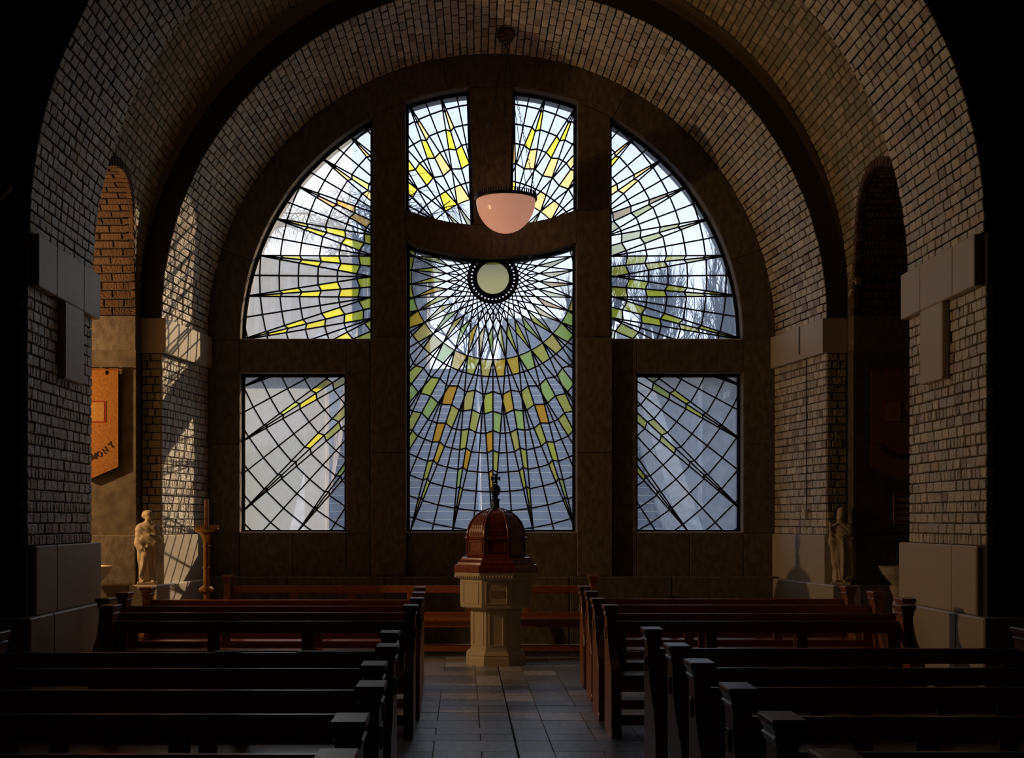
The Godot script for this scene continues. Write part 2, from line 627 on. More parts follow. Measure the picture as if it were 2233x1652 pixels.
# ---------------------------------------------------------------- figures (surface nets)
func surface_net(lo: Vector3, cell: float, dims: Vector3i, field: Callable) -> MB:
	var nx := dims.x + 1
	var ny := dims.y + 1
	var nz := dims.z + 1
	var val := PackedFloat32Array()
	val.resize(nx * ny * nz)
	for k in nz:
		for j in ny:
			for i in nx:
				val[i + nx * (j + ny * k)] = field.call(lo + Vector3(i, j, k) * cell)
	var idx := PackedInt32Array()
	idx.resize(dims.x * dims.y * dims.z)
	idx.fill(-1)
	var pts := PackedVector3Array()
	var nrm := PackedVector3Array()
	var corner := [Vector3i(0, 0, 0), Vector3i(1, 0, 0), Vector3i(0, 1, 0), Vector3i(1, 1, 0), Vector3i(0, 0, 1), Vector3i(1, 0, 1), Vector3i(0, 1, 1), Vector3i(1, 1, 1)]
	var edges := [[0, 1], [2, 3], [4, 5], [6, 7], [0, 2], [1, 3], [4, 6], [5, 7], [0, 4], [1, 5], [2, 6], [3, 7]]
	for k in dims.z:
		for j in dims.y:
			for i in dims.x:
				var b0 := i + nx * (j + ny * k)
				var d := [val[b0], val[b0 + 1], val[b0 + nx], val[b0 + nx + 1], val[b0 + nx * ny], val[b0 + nx * ny + 1], val[b0 + nx * ny + nx], val[b0 + nx * ny + nx + 1]]
				var neg := 0
				for x: float in d:
					if x < 0.0: neg += 1
				if neg == 0 or neg == 8:
					continue
				var s := Vector3.ZERO
				var c := 0
				for e in edges:
					var a: float = d[e[0]]
					var g: float = d[e[1]]
					if (a < 0.0) != (g < 0.0):
						s += Vector3(corner[e[0]]).lerp(Vector3(corner[e[1]]), a / (a - g))
						c += 1
				idx[i + dims.x * (j + dims.y * k)] = pts.size()
				pts.append(lo + (Vector3(i, j, k) + s / c) * cell)
				nrm.append(Vector3(d[1] + d[3] + d[5] + d[7] - d[0] - d[2] - d[4] - d[6], d[2] + d[3] + d[6] + d[7] - d[0] - d[1] - d[4] - d[5], d[4] + d[5] + d[6] + d[7] - d[0] - d[1] - d[2] - d[3]).normalized())
	var b := MB.new()
	var st := [1, dims.x, dims.x * dims.y]
	var vs := [1, nx, nx * ny]
	for k in range(1, dims.z):
		for j in range(1, dims.y):
			for i in range(1, dims.x):
				var p := i + nx * (j + ny * k)
				var q := i + dims.x * (j + dims.y * k)
				for ax in 3:
					var a := val[p]
					var g := val[p + vs[ax]]
					if (a < 0.0) == (g < 0.0):
						continue
					var u: int = st[(ax + 1) % 3]
					var w: int = st[(ax + 2) % 3]
					var f := [idx[q - u - w], idx[q - w], idx[q], idx[q - u]]
					if f.has(-1):
						continue
					if a < 0.0:
						b.quadn(pts[f[0]], pts[f[1]], pts[f[2]], pts[f[3]], nrm[f[0]], nrm[f[1]], nrm[f[2]], nrm[f[3]])
					else:
						b.quadn(pts[f[3]], pts[f[2]], pts[f[1]], pts[f[0]], nrm[f[3]], nrm[f[2]], nrm[f[1]], nrm[f[0]])
	return b

func caps(p: Vector3, a: Vector3, b: Vector3, ra: float, rb: float) -> float:
	var ab := b - a
	var h := clampf((p - a).dot(ab) / ab.length_squared(), 0.0, 1.0)
	return (p - a - ab * h).length() - lerpf(ra, rb, h)

func smin(a: float, b: float, k: float) -> float:
	var h := maxf(k - absf(a - b), 0.0) / k
	return minf(a, b) - h * h * k * 0.25

func body_field(p: Vector3, bones: Array, folds: float, hem: float, waist: float) -> float:
	var d := 1e9
	for b: Array in bones:
		var e: float
		if b.size() > 5: # flattened in z
			var s: float = b[5]
			var q := Vector3(p.x, p.y, p.z / s)
			e = caps(q, Vector3(b[0].x, b[0].y, b[0].z / s), Vector3(b[1].x, b[1].y, b[1].z / s), b[2], b[3]) * minf(1.0, s)
		else:
			e = caps(p, b[0], b[1], b[2], b[3])
		d = smin(d, e, b[4])
	if p.y > hem and p.y < waist:
		var a := atan2(p.z, p.x)
		var w := smoothstep(waist, hem + 0.1, p.y)
		d += folds * w * (sin(a * 7.0 + p.y * 9.0) + 0.6 * sin(a * 13.0 - p.y * 14.0 + 1.3))
	elif p.y >= waist and p.y < 0.66:
		d += 0.0022 * sin(p.x * 90.0 + p.y * 110.0)
	return d

# ================================================================= scene
var ARCH_Y := 3.867

func _ready() -> void:
	rng.seed = 20240
	# ---- camera
	var cam := Camera3D.new()
	cam.name = "camera"
	cam.projection = Camera3D.PROJECTION_FRUSTUM
	cam.near = 0.1
	cam.far = 300.0
	cam.size = 0.1 * 1652.0 / 2816.0
	cam.frustum_offset = Vector2(0.1 * 103.0 / 2816.0, 0.1 * 309.0 / 2816.0)
	add_child(cam)
	cam.position = EYE
	cam.current = true
	# ---- sky and exposure
	var we := WorldEnvironment.new()
	we.name = "surroundings"
	var env := Environment.new()
	env.background_mode = Environment.BG_SKY
	var sky := Sky.new()
	var sm := ProceduralSkyMaterial.new()
	sm.sky_top_color = Color(0.63, 0.69, 0.79)
	sm.sky_horizon_color = Color(0.79, 0.825, 0.88)
	sm.ground_bottom_color = Color(0.45, 0.45, 0.45)
	sm.ground_horizon_color = Color(0.7, 0.72, 0.75)
	sm.sky_curve = 0.25
	sky.sky_material = sm
	env.sky = sky
	env.background_energy_multiplier = 1.0
	env.tonemap_mode = Environment.TONE_MAPPER_LINEAR
	env.tonemap_exposure = 2.85
	env.sdfgi_enabled = true
	env.ssao_enabled = true
	env.ssil_enabled = true
	we.environment = env
	add_child(we)
	# ---- sun: low, from the right beyond the window
	var sun := DirectionalLight3D.new()
	sun.name = "sun"
	sun.light_color = Color(1.0, 0.87, 0.70)
	sun.light_energy = 0.68
	sun.light_angular_distance = 0.6
	sun.shadow_enabled = true
	add_child(sun)
	sun.look_at_from_position(Vector3.ZERO, Vector3(-1.0, -0.66, 1.1))
	materials()
	build_shell()
	build_window_wall()
	build_windows()
	build_embrasure()
	build_bay()
	build_front_arch()
	build_floor()
	build_outdoors()
	build_pews()
	build_font()
	build_candle_stand()
	build_pendant()
	build_aisles()
	build_statues()
	build_small_things()

# ---------------------------------------------------------------- room shell
func build_shell() -> void:
	var o := room("wall_left", "dark plaster wall closing the left aisle", "wall")
	put("wall_body", bx(Vector3(-7.3, 4.7, 8.5), Vector3(0.3, 9.6, 18.0)), M.plaster, o)
	o = room("wall_right", "dark plaster wall closing the right aisle", "wall")
	put("wall_body", bx(Vector3(7.3, 4.7, 8.5), Vector3(0.3, 9.6, 18.0)), M.plaster, o)
	o = room("wall_front", "dark plaster wall at the far end of the nave", "wall")
	put("wall_body", bx(Vector3(0, 4.7, 17.8), Vector3(15, 9.6, 0.3)), M.plaster, o)
	o = room("ceiling", "dark flat ceiling above the nave", "ceiling")
	put("ceiling_body", bx(Vector3(0, 9.55, 8.6), Vector3(15, 0.3, 18.6)), M.plaster, o)

func build_floor() -> void:
	var o := room("floor", "worn grey slate slab floor", "floor")
	put("bed", bx(Vector3(0, -0.13, 8.6), Vector3(14.6, 0.22, 18.2)), M.joint, o)
	var xs := [-3.62, -3.3, -2.95, -2.62, -2.28, -1.95, -1.6, -1.24, -0.885, -0.55, -0.214, 0.036, 0.287, 0.63, 0.96, 1.3, 1.64, 2.0, 2.34, 2.68, 3.0, 3.32, 3.64]
	var list := []
	var z := 0.27
	while z < 15.6:
		var d := rng.randf_range(0.26, 0.46)
		var i := 0
		while i < xs.size() - 1:
			var j := i + 1
			if rng.randf() < 0.22 and j < xs.size() - 1 and xs[i] != 0.036 and xs[j] != 0.036:
				j += 1
			var x0: float = xs[i]
			var x1: float = xs[j]
			var g0 := 0.006 if x0 == 0.036 else 0.0015
			var g1 := 0.006 if x1 == 0.036 else 0.0015
			list.append([Vector3((x0 + g0 + x1 - g1) / 2, -0.011 + rng.randf_range(-0.0012, 0.0012), z + d / 2), Vector3(x1 - x0 - g0 - g1, 0.022, d - 0.003)])
			i = j
		z += d
	list.sort_custom(func(a: Array, b: Array) -> bool: return floor_rank(a[0]) < floor_rank(b[0]))
	var rest := {}
	for k in list.size():
		var m := "slate_%d" % (rng.randi() % 4)
		var t := Transform3D(Basis.from_euler(Vector3(rng.randf_range(-0.003, 0.003), 0, rng.randf_range(-0.003, 0.003))), list[k][0])
		if k < 300:
			var b := MB.new()
			b.obox(Transform3D(), list[k][1], 0.003)
			put("slab", b, M[m], o, t)
		else:
			if not rest.has(m): rest[m] = MB.new()
			rest[m].obox(t, list[k][1], 0.003)
	for m: String in rest:
		var r := put("more_slabs", rest[m], M[m], o)
		r.set_meta("kind", "stuff")
	# side floors under the aisles and the nave edges
	put("side_slab", bx(Vector3(-5.4, -0.012, 8.8), Vector3(3.5, 0.02, 17.5)), M.slate_2, o)
	put("side_slab", bx(Vector3(5.4, -0.012, 8.8), Vector3(3.5, 0.02, 17.5)), M.slate_2, o)

func floor_rank(p: Vector3) -> float:
	return (0.0 if absf(p.x) < 0.95 and p.z < 12.5 else 100.0) + p.distance_to(Vector3(0, 0, 12))

# ---------------------------------------------------------------- window wall
func arc_pts(c: Vector2, r: float, a0: float, a1: float, k: int) -> PackedVector2Array: # degrees, counter-clockwise from +x
	var out := PackedVector2Array()
	for i in k + 1:
		var a := deg_to_rad(lerpf(a0, a1, float(i) / k))
		out.append(c + Vector2(cos(a), sin(a)) * r)
	return out

var RW := 3.114
func openings() -> Array:
	var c := Vector2(0, ARCH_Y)
	var res := []
	# centre light
	var p := PackedVector2Array([Vector2(-1.056, 1.447), Vector2(1.056, 1.447)])
	var cc := Vector2(0, 8.107)
	var e := rad_to_deg(asin(1.056 / 3.24))
	p.append_array(arc_pts(cc, 3.24, -90 + e, -90 - e, 12))
	res.append(p)
	# two lights above the crescent
	for s in [-1.0, 1.0]:
		var q := PackedVector2Array()
		var b0 := rad_to_deg(asin(0.222 / 2.977))
		var b1 := rad_to_deg(asin(1.07 / 2.977))
		q.append_array(arc_pts(Vector2(0, 8.236), 2.977, -90 + b0, -90 + b1, 8))
		var t0 := rad_to_deg(asin(1.07 / RW))
		var t1 := rad_to_deg(asin(0.27 / RW))
		q.append_array(arc_pts(c, RW, 90 - t0, 90 - t1, 8))
		if s < 0:
			for i in q.size(): q[i].x = -q[i].x
			q.reverse()
		res.append(q)
	# large side lights
	for s in [-1.0, 1.0]:
		var q := PackedVector2Array([Vector2(1.475, 3.84), Vector2(RW - 0.004, 3.84)])
		var t0 := rad_to_deg(acos(1.475 / RW))
		q.append_array(arc_pts(c, RW, 0.3, t0, 20))
		if s < 0:
			for i in q.size(): q[i].x = -q[i].x
			q.reverse()
		res.append(q)
	# lower lights
	for s in [-1.0, 1.0]:
		res.append(rect(minf(s * 1.80, s * 3.12), 1.447, maxf(s * 1.80, s * 3.12), 3.435))
	return res

func build_window_wall() -> void:
	var o := room("wall_back", "dark weathered stone window wall of large dressed blocks", "wall")
	var ops := openings()
	var blocks := []
	# below the springing, in hole-free pieces: [polygon]
	var X := [-3.75, -3.12, -1.80, -1.50, -1.056, 0.0, 1.056, 1.50, 1.80, 3.12, 3.75]
	for i in X.size() - 1:
		var x0: float = X[i]
		var x1: float = X[i + 1]
		if absf(x0) > 3.0 and absf(x1) > 3.0:
			for yy in [[0.0, 1.447], [1.447, 2.55], [2.55, ARCH_Y - 0.027]]:
				blocks.append(rect(x0, yy[0], x1, yy[1]))
		elif i in [1, 8]:
			blocks.append(rect(x0, 0.0, (x0 + x1) / 2, 1.447))
			blocks.append(rect((x0 + x1) / 2, 0.0, x1, 1.447))
			blocks.append(rect(x0, 3.435, x1, ARCH_Y - 0.027))
		elif i in [2, 7]:
			for yy in [[0.0, 1.447], [1.447, 2.42], [2.42, 3.435], [3.435, ARCH_Y - 0.027]]:
				blocks.append(rect(x0, yy[0], x1, yy[1]))
		elif i in [3, 6]:
			for yy in [[0.0, 1.447], [1.447, 2.62], [2.62, ARCH_Y]]:
				blocks.append(rect(x0, yy[0], x1, yy[1]))
		else:
			blocks.append(rect(x0, 0.0, x1, 1.447))
	var c := Vector2(0, ARCH_Y)
	# the arch ring
	var joints := [-0.5, 18.0, 39.0, 61.0, 80.0, 100.0, 119.0, 141.0, 162.0, 180.5]
	for i in joints.size() - 1:
		var q := arc_pts(c, RW, joints[i], joints[i + 1], 10)
		var w := arc_pts(c, 3.72, joints[i], joints[i + 1], 10)
		w.reverse()
		q.append_array(w)
		blocks.append(q)
	# mullions, the middle shaft and the crescent
	for s in [-1.0, 1.0]:
		var q := PackedVector2Array()
		var a0 := rad_to_deg(acos(1.475 / RW))
		var a1 := rad_to_deg(acos(1.07 / RW))
		q.append(Vector2(1.475, ARCH_Y)); q.append_array(arc_pts(c, RW, a0, a1, 4)); q.append(Vector2(1.07, 5.46)); q.append(Vector2(1.056, 5.04)); q.append(Vector2(1.056, ARCH_Y))
		if s < 0:
			for i in q.size(): q[i].x = -q[i].x
			q.reverse()
		blocks.append(q)
	var mid := PackedVector2Array([Vector2(-0.222, 5.268), Vector2(0.222, 5.268)])
	var am := rad_to_deg(asin(0.27 / RW))
	mid.append_array(arc_pts(c, RW, 90 - am, 90 + am, 4))
	blocks.append(mid)
	for s in [-1.0, 1.0]:
		var cres := PackedVector2Array()
		cres.append_array(arc_pts(Vector2(0, 8.107), 3.24, -90, -90 + rad_to_deg(asin(1.056 / 3.24)), 8))
		var up := arc_pts(Vector2(0, 8.236), 2.977, -90, -90 + rad_to_deg(asin(1.07 / 2.977)), 8)
		up.reverse()
		cres.append_array(up)
		if s < 0:
			for i in cres.size(): cres[i].x = -cres[i].x
			cres.reverse()
		blocks.append(cres)
	var core := MB.new()
	for i in blocks.size():
		var parts := Geometry2D.offset_polygon(blocks[i], -0.003, Geometry2D.JOIN_MITER)
		for g in parts:
			var b := MB.new()
			b.prism(g, Transform3D(), -0.5, rng.randf_range(-0.002, 0.002), 0.006)
			put("stone_block", b, M.wall_stone if i % 2 else M.wall_stone_alt, o)
		core.prism(blocks[i], Transform3D(), -0.48, -0.012)
	# mass of the wall outside the arch ring, behind the brickwork
	for i in 24:
		var a := 180.0 * i / 24
		var e := 180.0 * (i + 1) / 24
		var u := Vector2(cos(deg_to_rad(a)), sin(deg_to_rad(a)))
		var w := Vector2(cos(deg_to_rad(e)), sin(deg_to_rad(e)))
		core.prism(PackedVector2Array([c + u * 3.7, c + u * 12.0, c + w * 12.0, c + w * 3.7]), Transform3D(), -0.48, -0.02)
	core.box(Vector3(-5.9, 1.9, -0.25), Vector3(4.4, 4.0, 0.46))
	core.box(Vector3(5.9, 1.9, -0.25), Vector3(4.4, 4.0, 0.46))
	put("wall_core", core, M.wall_stone_alt, o)
	# pilasters beside the centre light
	for s in [-1.0, 1.0]:
		for yy in [[0.915, 2.44], [2.44, ARCH_Y - 0.006]]:
			put("pilaster_block", bx(Vector3(s * 1.272, (yy[0] + yy[1]) / 2, 0.045), Vector3(0.434, yy[1] - yy[0] - 0.004, 0.088), 0.008), M.wall_stone, o)
	# low plinth along the wall
	var pl := room("baseboard_back", "low stone plinth under the window wall", "plinth")
	var px := [-3.62, -2.5, -1.3, -0.2, 0.95, 2.2, 3.62]
	for i in px.size() - 1:
		var x0: float = px[i]
		var x1: float = px[i + 1]
		put("plinth_block", bx(Vector3((x0 + x1) / 2, 0.465, 0.12), Vector3(x1 - x0 - 0.005, 0.90, 0.24), 0.012), M.wall_stone if i % 2 else M.wall_stone_alt, pl)
		put("kerb_block", bx(Vector3((x0 + x1) / 2, 0.05, 0.14), Vector3(x1 - x0 - 0.004, 0.10, 0.28), 0.015), M.stone_alt, pl)

# ---------------------------------------------------------------- leaded windows
const U := 1.0 / 173.8
var SC := Vector2(0.024, 4.644) # centre of the sunburst
var TA := [0.0, 9.05, 18.1, 27.9, 37.6, 47.0, 56.9, 66.5, 76.2, 85.8, 95.5, 105.3, 115.2, 125.0, 134.8, 144.4, 154.1, 163.9, 173.5]
var TR := [552.0, 558.0, 578.0, 622.0, 698.0, 748.0, 655.0, 596.0, 570.0, 541.0, 513.0, 495.0, 472.0, 455.0, 441.0, 428.0, 418.0, 412.0, 410.0]
var RINGS := [178.0, 215.0, 254.0, 297.0, 339.0, 381.5, 424.0, 466.0, 508.5, 551.0, 593.0, 635.0, 678.0, 720.0, 762.0, 805.0]

func spike_angle(i: int) -> float:
	return TA[i] if i >= 0 else -TA[-i]

func spike_reach(i: int) -> float:
	return TR[absi(i)]

func hit(a: Vector2, b: Vector2, r: float) -> Vector2: # point of the segment a-b at distance r from the centre
	var lo := 0.0
	var hi := 1.0
	var rising := b.length() > a.length()
	for k in 24:
		var m := (lo + hi) / 2
		if (a.lerp(b, m).length() < r) == rising:
			lo = m
		else:
			hi = m
	return a.lerp(b, (lo + hi) / 2)

var cells := [] # [polygon in window coordinates, glass]
func cell(pts: Array, glass: String) -> void:
	var p := PackedVector2Array()
	for q: Vector2 in pts:
		if p.is_empty() or q.distance_to(p[p.size() - 1]) > 0.2:
			p.append(q)
	if p.size() > 2 and p[0].distance_to(p[p.size() - 1]) < 0.2:
		p.remove_at(p.size() - 1)
	if p.size() < 3:
		return
	for i in p.size():
		p[i] = SC + p[i] * U
	# the upper panes are clear cathedral glass, the lower ones cloudy
	var mid := Vector2.ZERO
	for q in p: mid += q / p.size()
	if glass != "clear_glass" and mid.y > SC.y + 0.62 * absf(mid.x) and mid.distance_to(SC) > 180 * U:
		glass += "_cathedral"
	cells.append([p, glass])

func pl(r: float, deg: float) -> Vector2:
	return polar(Vector2.ZERO, r, deg)

func pick(list: Array) -> String:
	return list[rng.randi() % list.size()]

func spike_glass(ang: float, r: float) -> String:
	var a := absf(ang)
	if a > 128.0:
		return pick(["peach", "peach", "gold", "gold", "peach"])
	if a > 108.0:
		return pick(["peach", "lime", "lime", "peach"])
	if a > 60.0:
		return pick(["lime", "lime", "olive", "lime"])
	if a > 25.0:
		return pick(["lime", "olive", "mint", "olive"])
	if r > 400.0 and absf(ang) < 1.0:
		return "amber"
	return pick(["olive", "lime", "mint", "sand", "gold", "amber", "olive", "mint"])

func make_pattern() -> void:
	var n := TA.size()
	var ids := range(-(n - 1), n)
	for i: int in ids:
		var a := spike_angle(i)
		# outer spikes, both halves
		for s in [-1, 1]:
			var j: int = i + s
			var b: float = spike_angle(j) if absi(j) < n else a + s * 13.0
			var rb := spike_reach(j) if absi(j) < n else 410.0
			var mid: float = (a + b) / 2
			var node := pl(178.0, a)
			var node2 := pl(178.0, b)
			var tip := pl(spike_reach(i), a)
			var tip2 := pl(rb, b)
			# where the two slanting leads cross
			var w: Vector2 = Geometry2D.line_intersects_line(node, tip2 - node, node2, tip - node2)
			var rw := w.length()
			var last := RINGS.size() - 1
			for k in last:
				var r0: float = RINGS[k]
				var r1: float = RINGS[k + 1]
				# inside the spike
				if r0 < spike_reach(i) - 2.0:
					var top := minf(r1, spike_reach(i))
					var chev := 6.5
					var pts := []
					pts.append(pl(r0 - (chev if k > 1 else 0.0), a))
					pts.append(hit(node, w, r0) if r0 <= rw else hit(w, tip, r0))
					if r0 < rw and rw < top:
						pts.append(w)
					if top < spike_reach(i) - 1.0:
						pts.append(hit(node, w, top) if top <= rw else hit(w, tip, top))
						pts.append(pl(top - (chev if k + 1 > 1 else 0.0), a))
					else:
						pts.append(tip)
					var colored: bool = k >= 2 and k <= 8 and (k % 2 == 0) == (s < 0) and top < spike_reach(i) - 1.0
					cell(pts, spike_glass(a, r0) if colored else "clear_glass")
				# outside it, up to the mid line
				if r1 > rw and (r0 < 790.0):
					var st := maxf(r0, rw)
					var pts := []
					var in_reach := func(r: float) -> Vector2: return hit(w, tip, r) if r < spike_reach(i) else pl(r, a)
					pts.append(pl(st, mid))
					if st > rw + 0.01:
						pts.append(in_reach.call(st))
					if st < spike_reach(i) and spike_reach(i) < r1:
						pts.append(tip)
					pts.append(in_reach.call(r1))
					pts.append(pl(r1, mid))
					cell(pts, "clear_glass")
			# the triangle between two nodes, once
			if s == 1 and absi(j) < n:
				var a0 := hit(node, w, 215.0)
				var b0 := hit(node2, w, 215.0)
				var tint: String
				if absf(mid) > 125.0:
					tint = pick(["gold", "peach", "clear_glass"])
				elif absf(mid) > 75.0:
					tint = pick(["lime", "olive"])
				else:
					tint = pick(["gold", "sand", "mint", "olive", "sand", "mint", "gold"])
				var arc := pl(178.0, mid)
				cell([node, arc, node2, b0, a0], tint)
				if rw > 254.0:
					var a1 := hit(node, w, 254.0)
					var b1 := hit(node2, w, 254.0)
					cell([a0, b0, b1, a1], "clear_glass")
					cell([a1, b1, w], "clear_glass")
				else:
					cell([a0, b0, w], "clear_glass")
	# the lattice of tangents inside the first circle
	var d := 38.0
	var half := deg_to_rad(4.85)
	var Q := []
	for j in 10:
		Q.append(178.0 if j == 0 else d / cos(acos(d / 178.0) - j * half))
	for i: int in ids:
		for o in [0, 1]:
			var j: int = i + 1
			if o == 1 and absi(j) >= n:
				continue
			var th := spike_angle(i) if o == 0 else (spike_angle(i) + spike_angle(j)) / 2
			var hw := 4.87
			if o == 1:
				cell([pl(178.0, spike_angle(i)), pl(Q[1], th), pl(178.0, spike_angle(j)), pl(178.0, th)], "clear_glass")
			for lev in range(o, 7, 2):
				var p0 := pl(Q[lev], th)
				var p1 := pl(Q[lev + 1], th - hw)
				var p2 := pl(Q[lev + 2], th)
				var p3 := pl(Q[lev + 1], th + hw)
				if lev == 0:
					var tint: String = pick(["lime", "lime", "olive", "gold", "peach", "mint"]) if rng.randf() < 0.9 else "sand"
					if absf(th) > 100.0: tint = "lime"
					cell([p0, p1, p2], tint)
					cell([p0, p2, p3], "clear_glass")
				elif lev == 6:
					cell([p0, p1, p2, p3], "gold")
				elif lev == 2:
					cell([p0, p1, p2], "clear_glass")
					cell([p0, p2, p3], "clear_glass")
				else:
					cell([p0, p1, p2, p3], "clear_glass")

func poly_area(p: PackedVector2Array) -> float:
	var s := 0.0
	for i in p.size():
		s += p[i].cross(p[(i + 1) % p.size()])
	return absf(s) / 2

func build_windows() -> void:
	make_pattern()
	var ops := openings()
	var labels := ["tall centre window with the leaded sun disc and long rays", "small leaded window above the crescent, left of the middle shaft", "small leaded window above the crescent, right of the middle shaft", "large quarter-round leaded window on the left", "large quarter-round leaded window on the right", "rectangular leaded window at the lower left", "rectangular leaded window at the lower right"]
	var gz := -0.20
	for oi in ops.size():
		var o := room("window_%d" % (oi + 1), labels[oi], "window")
		var op: PackedVector2Array = ops[oi]
		# steel frame just inside the stone
		var ins: PackedVector2Array = inset(op, 0.03)
		var fr := MB.new()
		for i in op.size():
			var j := (i + 1) % op.size()
			fr.prism(PackedVector2Array([op[i], op[j], ins[j], ins[i]]), Transform3D(), gz - 0.025, gz + 0.025)
		put("frame", fr, M.steel, o)
		var list := []
		var seen := {}
		var lead := MB.new()
		for c: Array in cells:
			for p: PackedVector2Array in Geometry2D.intersect_polygons(c[0], ins):
				var ar := poly_area(p)
				if ar < 2e-5:
					continue
				list.append([ar, p, c[1]])
				for i in p.size():
					var a := p[i]
					var b := p[(i + 1) % p.size()]
					if a.distance_to(b) < 0.004:
						continue
					var ka := "%d_%d" % [roundi(a.x * 400), roundi(a.y * 400)]
					var kb := "%d_%d" % [roundi(b.x * 400), roundi(b.y * 400)]
					var key := ka + "|" + kb if ka < kb else kb + "|" + ka
					if seen.has(key):
						continue
					seen[key] = true
					var near := a.distance_to(SC) < 182 * U and b.distance_to(SC) < 182 * U
					lead.bar(Vector3(a.x, a.y, gz), Vector3(b.x, b.y, gz), 0.013 if near else 0.0165, 0.016, Vector3(0, 0, 1))
		if oi == 0:
			# pierced plate round the disc
			for rr in [[35.0, 45.0], [48.5, 56.5]]:
				for i in 48:
					var q := PackedVector2Array([polar(SC, rr[0] * U, i * 7.5), polar(SC, rr[0] * U, i * 7.5 + 7.5), polar(SC, rr[1] * U, i * 7.5 + 7.5), polar(SC, rr[1] * U, i * 7.5)])
					for p: PackedVector2Array in Geometry2D.intersect_polygons(q, ins):
						lead.prism(p, Transform3D(), gz - 0.009, gz + 0.009)
			for i in 36:
				var q := PackedVector2Array([polar(SC, 44.5 * U, i * 10.0), polar(SC, 44.5 * U, i * 10.0 + 6.4), polar(SC, 49.0 * U, i * 10.0 + 6.4), polar(SC, 49.0 * U, i * 10.0)])
				for p: PackedVector2Array in Geometry2D.intersect_polygons(q, ins):
					lead.prism(p, Transform3D(), gz - 0.008, gz + 0.008)
			var ringg := MB.new()
			for i in 48:
				var q := PackedVector2Array([polar(SC, 44.8 * U, i * 7.5), polar(SC, 44.8 * U, i * 7.5 + 7.5), polar(SC, 48.7 * U, i * 7.5 + 7.5), polar(SC, 48.7 * U, i * 7.5)])
				for p: PackedVector2Array in Geometry2D.intersect_polygons(q, ins):
					ringg.prism(p, Transform3D(), gz - 0.002, gz + 0.002)
			put("bead_ring", ringg, M.clear_glass, o)
			var disc := PackedVector2Array()
			for i in 48:
				disc.append(polar(SC, 35.2 * U, i * 7.5))
			list.append([1.0, disc, "disc"])
		put("lead_came", lead, M.lead, o)
		list.sort_custom(func(a: Array, b: Array) -> bool: return a[0] > b[0])
		var rest := {}
		for i in list.size():
			var e: Array = list[i]
			var b := MB.new()
			if i < 300:
				b.prism(e[1], Transform3D(), gz - 0.0025, gz + 0.0025)
				if b.v.is_empty():
					continue
				put("pane", b, M[e[2]], o)
			else:
				if not rest.has(e[2]):
					rest[e[2]] = MB.new()
				rest[e[2]].prism(e[1], Transform3D(), gz - 0.0025, gz + 0.0025)
		for m: String in rest:
			if rest[m].v.is_empty():
				continue
			var r := put("small_panes", rest[m], M[m], o)
			r.set_meta("kind", "stuff")
		# dressed sill
		if oi in [0, 3, 4, 5, 6]:
			var lo := Vector2(1e9, 1e9)
			var hi := Vector2(-1e9, -1e9)
			for p in op:
				lo = lo.min(p)
				hi = hi.max(p)
			put("sill", bx(Vector3((lo.x + hi.x) / 2, lo.y + 0.008, -0.09), Vector3(hi.x - lo.x - 0.004, 0.016, 0.17), 0.004), M.stone, o)

func inset(p: PackedVector2Array, d: float) -> PackedVector2Array:
	var out := PackedVector2Array()
	var k := p.size()
	var sg := -1.0 if Geometry2D.is_polygon_clockwise(p) else 1.0
	for i in k:
		var e0 := (p[i] - p[(i - 1 + k) % k]).normalized()
		var e1 := (p[(i + 1) % k] - p[i]).normalized()
		var n0 := Vector2(-e0.y, e0.x) * sg
		var n1 := Vector2(-e1.y, e1.x) * sg
		var m := (n0 + n1).normalized()
		out.append(p[i] + m * (d / maxf(0.35, m.dot(n0))))
	return out

